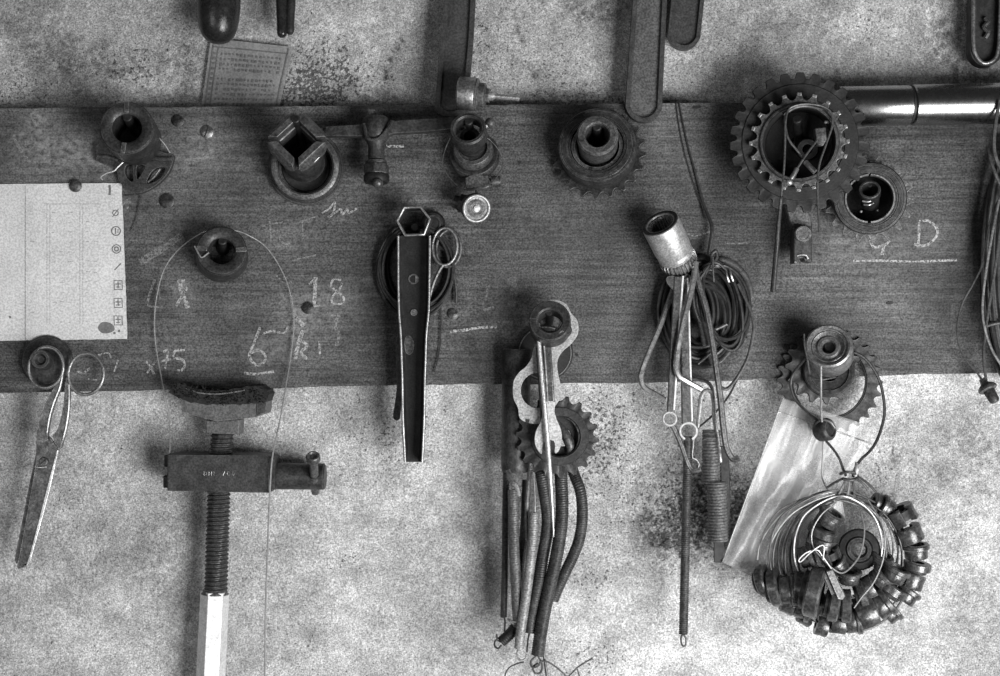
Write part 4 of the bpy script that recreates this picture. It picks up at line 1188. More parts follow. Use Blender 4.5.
o = MB().tube([(530, 470, 44), (528, 490, 45), (526.5, 512, 45), (527, 540, 43)], 2.2, 8).build('flat_strip', IRON2, None, (528, 500, 44))
tag(o, 'narrow dark strip between the springs just under the sprocket teeth', 'strip')
o = MB().tube([(508, 470, 46), (511, 480, 49), (516, 486, 49), (519, 496, 48)], 2.6, 8, squash=.5).build('hook_strap', IRON2, None, (512, 482, 48))
tag(o, 'grey hook strap under the short upright tube', 'hook')

# ------------------------------------------------------------------ splined socket with spanners and hex keys (right of centre)
M, L = axis((680, 264, 37), (660, 223, 66))
t = thing('splined_socket', 'large bright splined socket leaning up to the left at the head of the spanner bundle', 'socket', (682.5, 270, 34))
MB().lathe(M, [(15, 9), (16.6, 9), (17.4, 10.5), (17.6, 12), (17.6, 14), (17.0, 15.5), (17.6, 17), (18.2, 22), (18.4, L - 2), (17.2, L), (13.8, L), (13, L - 1.5), (13, 14), (9, 12)], 56, True).build('barrel', SOCK, t)
kn = MB().lathe(M, [(9, -3), (14, -3), (17, -1.5), (18.4, 3), (18.4, 8.5), (16.5, 10), (9, 9)], 168, True, rfun=lambda a, z: 1.0 if (a * 28 / (2 * pi)) % 1 < .5 or z > 9.5 else .88)
kn.build('knurled_ring', STEELM, t, ang=20)
MB().lathe(M, [(10.4, 6), (14.2, 6), (14.2, L - 1.2), (11.6, L - 1.2), (10.4, L - 3)], 132, True, rfun=lambda a, z: 1.0 + .07 * (1 if (a * 22 / (2 * pi)) % 1 < .5 else -1)).build('splines', IRON2, t, ang=20)
MB().ring(M, 14.4, 18.1, L - .9, L + .5, 56, .4).build('mouth_rim', IRON, t)
iron_peg((684, 268), (668, 240, 58), 4.2, 'iron peg that carries the splined socket')
def spanner(label, p0, p1, h0, h1, w, ringc, rr, wall, mat, open_ring=False, wings=None, w1=None):
    o = thing('ring_spanner', label, 'spanner', ((p0[0] + p1[0]) / 2, (p0[1] + p1[1]) / 2, w))
    MB().prism([(p0[0] - h0, p0[1]), (p0[0] + h0, p0[1]), (p1[0] + h1, p1[1]), (p1[0] - h1, p1[1])], w - 2.5, w + 2.5).build('shaft', BLADE, o, bevel=1.2, bseg=3)
    MB().tube([(p0[0] + h0 - 1.2, p0[1], w + 2.5), (p1[0] + h1 - 1.2, p1[1] - 3, w + 2.5)], 1.1, 8, n=1).build('bright_edge', BRIGHT, o, label='bright long edge')
    Mr = frame(P(*ringc, w), (0, .12, 1))
    a = (-pi / 2 + .42, 3 * pi / 2 - .42) if open_ring else (0, 2 * pi)
    MB().lathe(Mr, [(rr - wall, -6), (rr - .5, -6), (rr, -5), (rr, 3.4), (rr - .6, 4), (rr - wall + .4, 4), (rr - wall, 3.4)], 36, True, a0=a[0], a1=a[1]).build('ring_end', BRIGHT, o)
    if wings:
        MB().prism(smooth2d(wings, 4), w - 3.2, w + 1.6).build('jaw', BLADE, o, bevel=1.0)
    return o
spanner('slim steel spanner on the left of the bundle, its small ring end at the bottom', (679, 276), (671, 413), 5.0, 4.0, 50, (669.4, 419, ), 7.2, 1.7, STEELM, wings=[(667, 277), (674, 276), (676, 284), (676, 292), (672, 289), (667, 283)])
spanner('steel spanner with a split ring end hanging beside the slim one', (684.5, 278), (687.5, 424), 4.4, 5.6, 45, (688, 431.5), 9.2, 2.2, STEELM, open_ring=True, wings=[(684, 276), (690, 275), (691, 282), (688.5, 288), (684, 292)])
def hexkey(label, pts, r, mat, name='hex_key', cat='hex key'):
    o = MB().tube(pts, r, 6, n=8).build(name, mat, None, pts[len(pts) // 2], ang=25)
    return tag(o, label, cat)
hexkey('bright bent hex key swinging out furthest left of the spanner bundle', [(675, 283, 36), (671, 296, 38), (660, 326, 42), (648, 354, 45), (641.5, 372, 46), (641, 380, 46), (645, 388, 46), (656, 394.5, 47), (665, 400, 48)], 2.7, KEY)
hexkey('bent hex key crossing in front of the two spanner shafts', [(696, 262, 52), (692.5, 285, 55), (687, 308, 57), (682, 328, 58), (677.6, 352, 58), (676.4, 368, 58), (679, 376, 58), (687, 381.5, 57), (701.5, 389.5, 55)], 2.8, KEY)
hexkey('long dark hex key with a hooked tip down the right of the spanner bundle', [(694, 262, 44), (699, 285, 48), (706, 308, 51), (712, 340, 53), (717, 374, 54), (720.5, 400, 54), (723, 425, 54), (726, 446, 54), (731, 457, 54), (735, 459.5, 55), (739, 457.5, 56)], 3.1, IRON2)
hexkey('dark hex key with a hooked tip hanging below the small ring end', [(671, 424, 44), (675, 430, 44), (681, 444, 44), (686, 458, 44), (690, 467.5, 44), (694, 470.5, 45), (701, 469, 46)], 2.6, IRON2)
o = MB().tube([(697.5, 427, 40), (699.5, 410, 42), (701.5, 396, 43), (706, 390.5, 44), (711.5, 392.5, 44), (713.5, 402, 43), (714.5, 420, 42), (718, 440, 41), (720.5, 462, 40)], 2.0, 8).build('bent_rod', STEELM, None, (706, 400, 42))
tag(o, 'bent steel rod forming an upside-down U low in the spanner bundle', 'rod')
o = MB().tube([(690, 379, 38), (698, 379.5, 38), (707, 382, 38), (712, 388, 38), (713, 396, 38)], 1.7, 8).build('bent_rod', IRON, None, (702, 381, 38))
tag(o, 'short dark curved rod above the upside-down U rod', 'rod')
o = MB().tube([(694, 438, 46), (693, 448, 46), (692.5, 457, 46), (696, 459.5, 46), (699, 464, 46), (697.5, 470, 46)], .7, 6).build('wire_hook', WIREL, None, (695, 452, 46))
tag(o, 'thin pale wire hook hanging under the split ring end', 'wire')
o = MB().tube([(738, 284, 40), (745, 298, 42), (751.5, 313, 43), (753.6, 330, 43), (748.5, 355, 42), (741, 371, 42), (733, 383, 42), (726, 389, 43), (719, 386, 43)], 1.6, 8).build('cable_bow', WIREM, None, (750, 330, 43))
tag(o, 'grey cable bowing out furthest right of the spanner bundle', 'cable')
o = MB().tube([(741, 371, 39), (735, 384, 38), (728, 397, 37), (715, 413, 36), (704, 423, 36), (698, 428, 36)], 1.0, 7).build('wire', WIRED, None, (725, 400, 37))
tag(o, 'dark wire slanting down left behind the long dark hex key', 'wire')
o = MB().tube([(679, 102, 1.5 + WB), (682, 118, WB + 1.5), (688, 146, WB + 1.5), (695.5, 173, WB + 2), (703.5, 203, WB + 4), (711, 223, WB + 8), (712, 232, WB + 9), (710.5, 243, WB + 9), (708.5, 254, WB + 9)], [.7, .7, .8, 1, 1.3, 1.8, 1.9, 1.9, 1.6], 8).build('hanging_wire', WIRED, None, (695, 173, WB + 2))
tag(o, 'long dark wire hanging from the top edge of the board to the cable coil', 'wire')
o = MB().tube([(676, 103, WB + 1.2), (679, 125, WB + 1.2), (684, 150, WB + 1.5), (692, 178, WB + 1.5), (700, 200, WB + 3), (707, 220, WB + 6)], .5, 6).build('hanging_wire', WIRED, None, (684, 150, WB + 2))
tag(o, 'finer second wire close to the left of the long dark hanging wire', 'wire')
rng_coil('cable_coil', 'tangled hank of dark cable behind the spanner bundle', 'cable', 704, 312, 38, 50, 29, 13, 1.9, WIRED, 9, spread=6, wspread=5)
rng_coil('cable_coil', 'inner black loops of cable between the spanner shafts and the smaller hank', 'cable', 699, 316, 25, 38, 27, 9, 2.2, BLACKIRON, 44, spread=7, wspread=4)
rng_coil('cable_coil', 'smaller greyer hank of cable at the right of the spanner bundle', 'cable', 722, 304, 22, 42, 37, 8, 1.7, WIRED, 15, spread=4.5, rot=-.22, wspread=4)
o = MB().tube([(714, 262, WB + 4), (724, 260, WB + 4), (735, 265, WB + 4), (744, 274, WB + 4), (749.5, 285, WB + 4), (751, 297, WB + 4)], 2.8, 8, squash=.35).build('cable_strap', WIREM, None, (740, 272, WB + 4))
tag(o, 'wide pale flat band arching over the upper right of the hanks', 'band')
t = thing('cable_tie', 'small loop of cable tied at the top of the right hank', 'cable', (716, 256, 42))
MB().tube([(712, 262, 42), (712, 254, 43), (716, 251, 43), (717, 257, 42), (713, 263, 42)], 1.8, 8).build('loop', WIRED, t)
MB().tube([(713, 257, 45), (713, 270, 45), (714, 282, 44)], .9, 6).build('end', WIREM, t)
for i, (x, y, a) in enumerate([(727, 276, -.3), (731, 275, -.3)]):
    o = MB().tube([(x - 1, y - 5, 44), (x, y, 45.5), (x + 2, y + 6, 44)], 1.1, 6).build('wire_binding', STEELM, None, (x, y, 45))
    tag(o, ['pale wire binding on the left around the right hank', 'pale wire binding on the right around the right hank'][i], 'wire')
o = MB().tube([(741, 320, 36), (742, 330, 36), (744, 339, 36)], [1.6, 2, 3.8], 12).build('cable_nipple', IRON, None, (743, 332, 36))
tag(o, 'small dark cable end nipple inside the right cable bow', 'cable end')
q = random.Random(21)
for i, (p0, p1, r_, lab) in enumerate([((700, 318, 38), (706, 346, 42), 3.6, 'short dark tube end slanting between the hex keys in the hank'), ((716, 329, 36), (727, 324, 38), 1.8, 'short pale rod crossing the lower part of the right hank'), ((698, 364, 36), (712, 352, 38), 1.5, 'thin cable end poking out at the bottom of the hanks'), ((708, 352, 36), (712, 366, 38), 2.4, 'stubby dark cable end at the bottom of the hanks')]):
    o = MB().tube([p0, tuple((a + b) / 2 for a, b in zip(p0, p1)), p1], r_, 10).build('cable_end', [IRON2, STEELM, WIREM, IRON][i], None, p0)
    tag(o, lab, 'cable end')
G2 = 'coil springs hanging from the spanner bundle'
spring('thick grey coil spring hanging right of the long rod', [(711.5, 430, 34), (711.3, 455, 34), (711, 483, 34)], 9.0, SPRING, G2, pitch=3.0, amp=.45)
spring('wider lower coil spring with its bottom beside the plastic bag', [(717, 482, 38), (717.6, 510, 38), (718, 541, 38)], 9.8, SPRING, G2, hooks=[[(703, 440, 40), (708, 438, 44), (716, 438, 44)]], pitch=3.0, amp=.5)
o = MB().prism([(720, 446), (729, 446), (730.5, 500), (729, 546), (722, 546)], 21.5, 25).build('metal_strip', BLACKIRON, None, (725, 500, 23), bevel=.8)
tag(o, 'long black flat strip hanging right behind the two thick coil springs', 'strip')
o = MB().box(flat(719, 551, 34), -5, 4.5, -11, 11, -2, 2).build('metal_tag', BLACKIRON, None, (719, 551, 34), bevel=.6)
tag(o, 'small dark flat tag hanging under the wider lower coil spring', 'tag')
spring('very long slim dark spring hanging lowest from the split ring end', [(688, 436, 40), (686.6, 500, 42), (685, 560, 42), (683.3, 634, 40)], 4.3, IRON, G2, hooks=[[(683.4, 633, 40), (681, 638, 40.5), (682, 645, 41), (685.4, 645.5, 41), (686, 639, 40.5), (683.6, 634.5, 40)]], pitch=1.9, amp=.3)

# ------------------------------------------------------------------ chainring and freewheel, upper right
iron_peg((800, 150), (797, 119, 66), 4.5, 'iron peg inside the big chainring at the upper right')
t = thing('chainring', 'largest dark chainring at the upper right, overlapping the chrome tube', 'chainring', (798, 141, 64))
MB().gear(flat(799, 143, 62), 27, 60.5, 67, 40, 0, 5, .05, block=True).build('toothed_ring', BLACKIRON, t, bevel=.6)
MB().ring(flat(799, 143, 62), 42, 56, 3, 6.0, 64, 1).build('raised_face', BLACKIRON, t)
M, L = axis((799, 143, 66), (799, 142, 90))
t = thing('cassette_cog', 'smaller toothed cog with pale tooth tips in the middle of the big chainring', 'cog', (799, 143, 66))
MB().gear(M, 20, 39.5, 46, 33, 14, 19, .15, sharp=.12).build('toothed_ring', IRON2, t, bevel=.6)
for k in range(20):
    a = 2 * pi * (k + .5) / 20 + .15
    MB().box(M @ Matrix.Rotation(a, 4, 'Z'), 43, 46.3, -2.3, 2.3, 15, 19.4).build('tooth_tip', STEELM, t, bevel=.7, label='worn pale tooth tip')
MB().lathe(M, [(32, -43), (35.5, -43), (36, 3), (36, 18), (37.5, 19.4), (37, 20.4), (35.5, 21.6), (34, 21.6), (33, 20), (32.6, 4)], 64, True).build('body', IRON, t)  # body carried back to the board so light stays out of the bore
MB().ring(M, 8, 32.4, -43, -40, 48).build('bore_shade_back', BLACKIRON, t)  # dark backing added to keep the cog bore black
MB().lathe(M @ Matrix.Translation((8, -6, -22)), [(5, 3), (11, 3), (11, 12), (9.5, 14), (5, 14)], 30, True).build('inner_hub', BLACKIRON, t)
t = thing('pale_block', 'small pale metal block seen inside the bore of the cog', 'block', (821, 134, 84))
MB().prism([(815, 128), (826, 127), (827, 140), (823, 146), (817, 145)], 78, 86).build('block', IRON2, t, bevel=1)
MB().box(flat(826, 122.5, 82), -2, 2, -1.2, 1.2, 0, 3).build('screw', STEEL, t, bevel=.4)
o = MB().tube([(805.5, 162, 86), (810, 167, 89), (815, 172, 91)], 2.7, 14).build('cable_ferrule', STEELM, None, (810, 167, 88))
tag(o, 'short pale cable ferrule resting at the lower right of the cog bore', 'ferrule')
CW = 98
t = thing('brake_cable', 'long grey cable looped inside the big chainring, its thick sheathed end hanging below', 'cable', (800, 105, CW))
MB().tube([(819, 232, 64), (818.5, 215, 74), (817.5, 190, CW), (819, 166, CW + 1), (826.5, 143, CW + 1), (832, 126, CW + 1), (831, 113, CW), (823, 106.5, CW), (808, 104, CW), (796, 105.5, CW), (788.5, 110, CW), (785.5, 122, CW + 1), (785, 145, CW + 1), (784, 168, CW + 1), (781, 198, CW - 2), (777.5, 232, 76), (776, 250, 66)], 1.05, 8).build('cable', WIREM, t)
MB().tube([(781.5, 196, CW - 1), (779, 220, 80), (776.5, 250, 66), (773, 291, 46)], [1.5, 2.0, 2.5, 2.9], 10).build('sheath', WIRED, t)
o = MB().tube([(790, 108, CW - 3), (785, 118, CW - 3), (786, 130, CW - 2), (789, 140, CW - 2), (795, 148, CW - 3), (801.5, 155.5, CW - 5)], 1.1, 8).build('cable', WIREM, None, (790, 135, CW - 3))
tag(o, 'short grey cable end slanting down into the cog bore', 'cable')
o = MB().tube([(783, 114, CW - 8), (796, 107, CW - 6), (808, 106, CW - 6), (820, 109, CW - 6), (829, 115, CW - 8)], 2.0, 8).build('cable', WIRED, None, (808, 106, CW - 6))
tag(o, 'dark cable arching just inside the top of the cog bore', 'cable')
t = thing('nipple_cable', 'short straight cable with a bright soldered end lying across the cog bore', 'cable', (803, 160, CW + 3))
MB().tube([(816.5, 141, CW - 2), (806, 155, CW + 1), (796.5, 169.5, CW + 3)], 1.1, 8, n=2).build('cable', WIREM, t)
MB().tube([(797, 168.6, CW + 3), (793.5, 175, CW + 4), (791, 179, CW + 4)], 2.3, 12, n=2).build('ferrule', STEELM, t)
MB().ball(P(789.3, 182.3, CW + 4), 3.2, 14).build('soldered_end', STEEL, t)
t = thing('brake_caliper', 'grey tapered bracket ending in a bolted block below the big chainring', 'bracket', (802, 230, 36))
MB().prism([(781, 192), (804, 190), (812.5, 224), (812, 234), (796, 236), (790, 222)], 30, 42).build('arm', IRON2, t, bevel=1.6)
MB().prism([(794, 228), (812, 226), (812, 250), (812.5, 263), (804, 261), (803.5, 258), (799.5, 258.5), (799, 262), (793.5, 264)], 34, 52).build('block', IRON, t, bevel=1.4)
MB().lathe(flat(802.8, 234, 51.6), [(0, 0), (8, 0), (8.4, 1.5), (7.4, 3), (5.6, 3), (5, 2.4), (0, 2.6)], 28).build('bolt_head', IRON2, t)
MB().tube([(797, 256, 52.3), (801, 255, 52.5), (806, 255.5, 52.3), (808, 259, 52)], .9, 6).tube([(794.5, 262, 52), (797, 262.5, 52.3)], .9, 6).build('bright_edge', STEEL, t, label='bright worn bottom edge')

t, M, L = freewheel('mid-sized freewheel with a dark hollow middle, lower right of the big chainring', (868.5, 199, 46), (870, 198.4, 66), 18, 35, 42.5, 34, 23.5, IRON, .1, wteeth=(2, 7), tooth=IRON2)
MB().lathe(M, [(21.5, 4), (23.6, 4), (23.6, L), (23, L + .6), (22, L + .6), (21.5, L)], 60, True, a0=pi / 2 + .06, a1=3 * pi / 2 - .09).build('snap_ring', STEELM, t)
MB().lathe(M, [(21.5, 4), (23.6, 4), (23.6, L), (23, L + .6), (22, L + .6), (21.5, L)], 60, True, a0=-pi / 2 + .05, a1=pi / 2 - .04).build('snap_ring', STEELM, t)
for a, rr in ((2.0, 30), (-1.25, 30)):
    c_ = M @ Vector((rr * cos(a), rr * sin(a), L - .2))
    MB().cyl(frame(c_, (0, 0, 1)), 1.6, -.4, .5, 12, .2).build('pin_hole', BLACKIRON, t)
MB().lathe(M, [(5, -24), (24.5, -24), (24.5, 5), (22.6, 5), (22.6, -21), (5, -21)], 48, True).build('bore_shade_back', BLACKIRON, t)  # black cup added to shut light out of the hollow middle
M2, L2 = axis((870, 203, 48), (869.8, 189.5, 68))
MB().lathe(M2, [(7, 0), (8.8, 0), (8.8, L2 - 8), (10.2, L2 - 7), (10.2, L2 - 1), (9, L2), (7.6, L2), (7, L2 - 2)], 36, True).build('hub', BLACKIRON, t)
MB().ring(M2, 7.8, 10.0, L2 - 1.6, L2 + .3, 36, .4).build('hub_rim', IRON, t)
MB().tube([(862.5, 201, 66), (869, 201.5, 68), (876, 197.5, 67)], 1, 8).build('coil', STEELM, t)
MB().tube([(864, 204.5, 64), (869, 205, 66), (873.5, 203, 65)], 1, 8).build('coil', STEELM, t)
for x, y in ((861, 211.5), (877.5, 210.5)):
    MB().ball(P(x, y, 54), 1.5, 10).build('ball_bearing', STEELM, t)
iron_peg((870, 196), (869.6, 183.5, 62), 3.4, 'iron peg inside the hollow freewheel')
# chrome tube
t = thing('chrome_tube', 'bright chrome tube with a dark joint lying along the board top edge at right', 'tube', (930, 105, 40))
Mt = frame(P(839, 106.5, 41), P(1107, 101.5, 41) - P(839, 106.5, 41))
MB().lathe(Mt, [(15, 0), (18.6, 0), (19.2, .8), (19.2, 67.4), (18.4, 68.4), (15, 68.4)], 56, True).build('short_length', CHROME, t)
MB().lathe(Mt, [(15, 71), (18.8, 71), (19.8, 72), (19.8, 258), (19, 259), (15, 259)], 56, True).build('long_length', CHROME, t)
MB().ring(Mt, 13, 17.6, 66, 72.5, 40, .3).build('joint', BLACKIRON, t, label='dark joint')

# ------------------------------------------------------------------ cables at the right edge
iron_peg((1012, 150), (1010, 140, 60), 6, 'iron peg that carries the cables at the right edge')
rng_coil('cable_coil', 'hank of dark cable hanging at the right edge of the picture', 'cable', 1021, 265, 30, 118, 34, 9, 2.3, WIRED, 33, spread=7, wspread=7)
GC = None
for lab, pts, r_, m_ in [('grey cable running down close to the right edge from the chrome tube', [(1000, 100, 64), (996, 120, 62), (994, 140, 58), (995, 155, 56), (1001, 170, 54), (1010, 190, 50)], 1.9, WIREM),
                         ('grey cable crossing the upper right cable hank', [(988, 146, 48), (990, 158, 52), (994.5, 172, 54), (1003, 190, 54), (1012, 205, 50)], 1.8, WIREM),
                         ('thin cable bowing furthest left at the right edge, ending at the bell nut', [(1003, 192, 52), (992, 215, 52), (984.5, 250, 50), (981, 268, 48), (972.5, 285, 44), (962.5, 303, 40), (957.8, 322, 38), (958.5, 342, 38), (965, 358, 38), (975, 370, 39), (982, 380, 40)], 1.0, WIREM),
                         ('pale cable curving across the lower right cable hank and out of the frame', [(999, 200, 56), (992, 235, 56), (985.5, 275, 55), (982.5, 305, 54), (984, 325, 54), (990, 345, 55), (999, 362, 56), (1012, 380, 54)], 1.3, STEELM),
                         ('dark cable hanging straight down the right edge to the bell nut', [(1002, 210, 50), (997, 255, 50), (990, 300, 48), (985, 335, 46), (984, 360, 44), (986, 380, 42)], 1.5, WIREM)]:
    o = MB().tube(pts, r_, 8).build('cable', m_, None, pts[len(pts) // 2])
    tag(o, lab.replace('brass-like ', ''), 'cable')
t = thing('bell_nut', 'small bell-shaped nut on the cable ends at the lower right edge', 'nut', (988, 390, 42))
Mb = frame(P(982, 379, 40), P(996, 403, 50) - P(982, 379, 40))
MB().lathe(Mb, [(0, 0), (3, 0), (4, 5), (8.2, 8), (9.2, 10), (9.2, 12), (8, 13), (0, 13)], 28).build('bell', IRON2, t)
MB().lathe(Mb, [(0, 12), (5, 12), (5.6, 14), (5, 24), (3.6, 26), (0, 26)], 20).build('stem', IRON, t)
o = MB().tube([(986, 326, 44), (994, 323.5, 44), (1006, 322, 44), (1020, 322, 44)], 2.0, 8).build('hooked_rod', IRON, None, (996, 323, 44))
tag(o, 'short dark rod poking left out of the cables at the right edge', 'rod')

# ------------------------------------------------------------------ sprockets on the right peg
iron_peg((829, 362), (830.5, 346, 70), 5.5, 'iron peg through the pale socket at the right')
M, L = axis((829.6, 355.5, 52), (828.4, 345.5, 78))
t = thing('ribbed_socket', 'pale round socket with stepped rings on the right peg, above the plastic bag', 'socket', (831, 368, 40))
MB().lathe(M, [(14, 0), (22, 0), (22.6, 2), (22.6, L - 4), (21.6, L - 1), (20, L), (18.2, L - .6), (17, L - 3), (14, L - 4)], 52, True).build('barrel', STEELM, t)
MB().lathe(M, [(9, L - 9), (16.6, L - 9), (16.8, L - 3.4), (15.2, L - 2.4), (12, L - 5), (9, L - 6)], 44, True).build('step_ring', IRON2, t)
MB().lathe(M, [(6, L - 12), (11, L - 12), (11.4, L - 5), (10, L - 3), (7.4, L - 3), (6.2, L - 5)], 36, True).build('bore_ring', STEELM, t)
M, L = axis((829, 373, 30), (829, 371, 42))
t = thing('washer_ring', 'dark stepped washer behind the pale socket on the right peg', 'washer', (829, 373, 30))
MB().lathe(M, [(10, 0), (23, 0), (24.4, 1.4), (24.4, L - 1.6), (23, L), (19, L), (18, L - 2), (10, L - 2)], 52, True).build('washer', IRON, t)
t = thing('sprocket', 'small dark sprocket with hooked pale teeth behind the pale socket', 'sprocket', (823, 366, 26))
MB().gear(flat(822, 366, 25), 15, 31, 37.5, 10, 0, 5, .42, sharp=.09).build('toothed_ring', DARKIRON, t, bevel=.7)
t = thing('sprocket', 'wide ring sprocket hanging loose behind the plastic bag, its teeth showing at the right', 'sprocket', (829, 382, 14))
MB().gear(flat(829, 381, 20.5), 26, 47, 52.5, 36.5, 0, 3.4, .1, sharp=.1).build('toothed_ring', DARKIRON, t, bevel=.6)
MB().tube([(x, y, 24.2) for x, y in circ(829, 381, 36.6, 40)], .9, 8, n=2, closed=True).build('inner_edge', BLACKIRON, t)

# ------------------------------------------------------------------ plastic bag
cb = [(783, 398), (874, 427), (826, 612), (722, 562)]
def bag_pt(a, b, side):
    x = (cb[0][0] * (1 - a) + cb[1][0] * a) * (1 - b) + (cb[3][0] * (1 - a) + cb[2][0] * a) * b
    y = (cb[0][1] * (1 - a) + cb[1][1] * a) * (1 - b) + (cb[3][1] * (1 - a) + cb[2][1] * a) * b
    if a > .75:     # the right edge is pulled in towards the tie
        x -= (a - .75) * 60 * math.exp(-((b - .33) / .16) ** 2)
    gather = math.exp(-(((x - 822) / 22) ** 2 + ((y - 424) / 20) ** 2))
    e = math.sin(pi * min(1, max(0, a))) * math.sin(pi * min(1, b)) ** .5
    fold = 3.0 * sin((a * 7 + b * 2.0 + 1.2 * noise.noise(Vector((a * 3, b * 2, 1)))) * pi) * (.3 + b * .7) + 3.2 * noise.noise(Vector((a * 8, b * 2.2, side))) + 1.4 * noise.noise(Vector((a * 20, b * 5, side)))
    w = 34 + 6 * b * (1 - b) + side * (3.0 * e + .5) + fold * (1 if side > 0 else .6) + 7 * gather
    if b > .93:
        w += (b - .93) * 40
    return P(x, y, w)
t = thing('plastic_bag', 'crumpled clear plastic bag hanging aslant at the right, tied with a dark bung', 'bag', (800, 480, 34))
nb_, mb_ = 40, 60
vs, fs = [], []
for side in (-1, 1):
    for j in range(mb_ + 1):
        for i in range(nb_ + 1):
            vs.append(bag_pt(i / nb_, j / mb_, side))
N = (nb_ + 1) * (mb_ + 1)
for s in (0, 1):
    for j in range(mb_):
        for i in range(nb_):
            a = s * N + j * (nb_ + 1) + i
            q_ = [a, a + 1, a + nb_ + 2, a + nb_ + 1]
            fs.append(q_ if s else q_[::-1])
bd = [i for i in range(nb_)] + [nb_ + j * (nb_ + 1) for j in range(mb_)] + [mb_ * (nb_ + 1) + nb_ - i for i in range(nb_)] + [(mb_ - j) * (nb_ + 1) for j in range(mb_)]
for k in range(len(bd)):
    a, b = bd[k], bd[(k + 1) % len(bd)]
    fs.append([a, b, b + N, a + N])
MB().add(vs, fs).build('film', BAG, t, ang=180)
zp = lambda b, off: [(*( (bag_pt(a, b, 1)).x, (bag_pt(a, b, 1)).y), bag_pt(a, b, 1).z + off) for a in [k / 24 for k in range(0, 25)]]
MB().tube([Vector(p) for p in zp(.085, .4)], .75, 6, n=2, raw=True).build('zip_strip', PLATE, t, label='press-seal line of the bag')
MB().tube([Vector((bag_pt(0.004, k / 20, 1).x, bag_pt(0.004, k / 20, 1).y, bag_pt(0.004, k / 20, 1).z)) for k in range(21)], .7, 6, n=2, raw=True).build('side_seam', PLATE, t)
t = thing('rubber_bung', 'dark round bung where the cords gather the plastic bag', 'bung', (824, 430, 52))
Mb = frame(P(818, 431, 50), P(834, 428, 64) - P(818, 431, 50))
MB().lathe(Mb, [(0, 0), (9, 0), (10.6, 2), (11, 12), (10, 14), (8, 15), (6.5, 13), (0, 12)], 32).build('bung', IRON, t)
MB().tube([(816, 424, 58), (822, 420, 62), (830, 422, 64), (835, 428, 63)], 1.3, 8).build('wire_turn', IRON2, t)
o = MB().tube([(821, 366, 82), (821, 390, 76), (821.2, 412, 66), (822, 422, 64)], 1.0, 8).build('cord', WIREL, None, (821, 390, 76))
tag(o, 'pale straight cord from the pale socket down to the dark bung', 'cord')
o = MB().tube([(823, 441, 54), (822.6, 458, 52), (822, 475, 52), (825, 485, 56), (831, 496, 62), (836, 503, 64)], .9, 8).build('cord', WIREL, None, (822, 470, 52))
tag(o, 'pale thin cord from the dark bung down to the wire ring', 'cord')
o = MB().tube([(854, 352, 60), (862, 356, 58), (870, 364, 55), (878, 377, 52), (882.5, 392, 50), (884.6, 410, 49), (882.5, 424, 49), (877, 440, 50), (870, 451, 52), (861, 459.5, 54), (855.5, 468, 56), (853, 477, 58)], 1.5, 8).build('cord', WIRED, None, (883, 410, 50))
tag(o, 'dark cord bowing right of the loose ring sprocket down to the tie', 'cord')
o = MB().tube([(806, 358, 60), (799, 366, 56), (793, 374, 52), (790.5, 384, 50), (793, 395, 50), (798, 403, 50), (808, 413, 52), (818, 421, 56)], 1.3, 8).build('cord', WIRED, None, (792, 385, 50))
tag(o, 'dark cord curving left from the pale socket to the bung', 'cord')
o = MB().tube([(826, 441, 58), (833, 449, 58), (839, 458, 58), (842.5, 467, 58), (846, 476, 58)], 1.3, 8).build('cord', WIRED, None, (838, 457, 58))
tag(o, 'short dark cord from the bung to the tie of the wire ring', 'cord')
o = MB().tube([(804, 334, 72), (804.5, 345, 74), (807, 357, 74), (809.5, 373, 72), (812, 377, 74), (822, 379.5, 78), (836, 377, 74)], .9, 8).build('wire_clip', WIREM, None, (808, 360, 74))
tag(o, 'bent wire clip around the left side of the pale socket', 'wire')

# ------------------------------------------------------------------ ring of bushings
ring_c = (842, 560)
t = thing('wire_ring', 'bundle of thin wire hoops carrying the dark bushings at the lower right', 'wire ring', (845, 500, 60))
q = random.Random(4)
hoops = [(842, 560, 69, 66, 0, 52), (838, 556, 60, 60, .2, 58), (846, 556, 56, 58, -.2, 48), (828, 552, 58, 62, .35, 62), (850, 556, 52, 60, -.3, 64), (838, 548, 44, 52, .1, 66), (824, 556, 64, 66, .5, 56), (848, 562, 63, 70, -.15, 60), (843, 548, 50, 50, .3, 60), (836, 558, 54, 58, -.1, 50), (852, 550, 46, 56, .2, 56)]
for i, (cx, cy, rx, ry, rot, w) in enumerate(hoops):
    pts = []
    for k in range(20):
        a = 2 * pi * k / 20 - pi / 2
        x, y = rx * cos(a), ry * sin(a)
        x, y = cx + x * cos(rot) - y * sin(rot), cy + x * sin(rot) + y * cos(rot)
        if y < 510:                      # all hoops pass through the tie
            f = (510 - y) / 30
            x = x + (846 - x) * min(.5, f * .5)
        pts.append((x, y, w + q.uniform(-2, 2)))
    MB().tube(pts, q.choice([.8, 1.0, 1.2]), 6, n=4, closed=True).build('hoop', [WIREM, WIRED, WIREM, WIREM, WIRED, WIREL, WIREM, WIRED, WIRED, WIREM, WIRED][i], t)
t = thing('wire_tie', 'twisted wire tie with bright ends gathering the hoops above the bushings', 'tie', (849, 480, 60))
MB().tube([(840, 474, 60), (846, 472, 64), (854, 473, 64), (858, 477, 60), (852, 480, 64), (843, 479, 63)], 1.5, 8).build('twist', IRON, t)
for k, (a, b) in enumerate([((846, 478), (838, 496)), ((849, 478), (847, 498)), ((852, 479), (854, 497)), ((855, 478), (868, 490)), ((844, 478), (826, 488)), ((857, 476), (876, 492))]):
    MB().tube([(a[0], a[1], 62), ((a[0] + b[0]) / 2 + 1, (a[1] + b[1]) / 2 - 1, 63), (b[0], b[1], 62)], 1.2, 7).build('wire_end', [STEELM, WIREL, IRON, IRON, WIRED, WIRED][k], t)
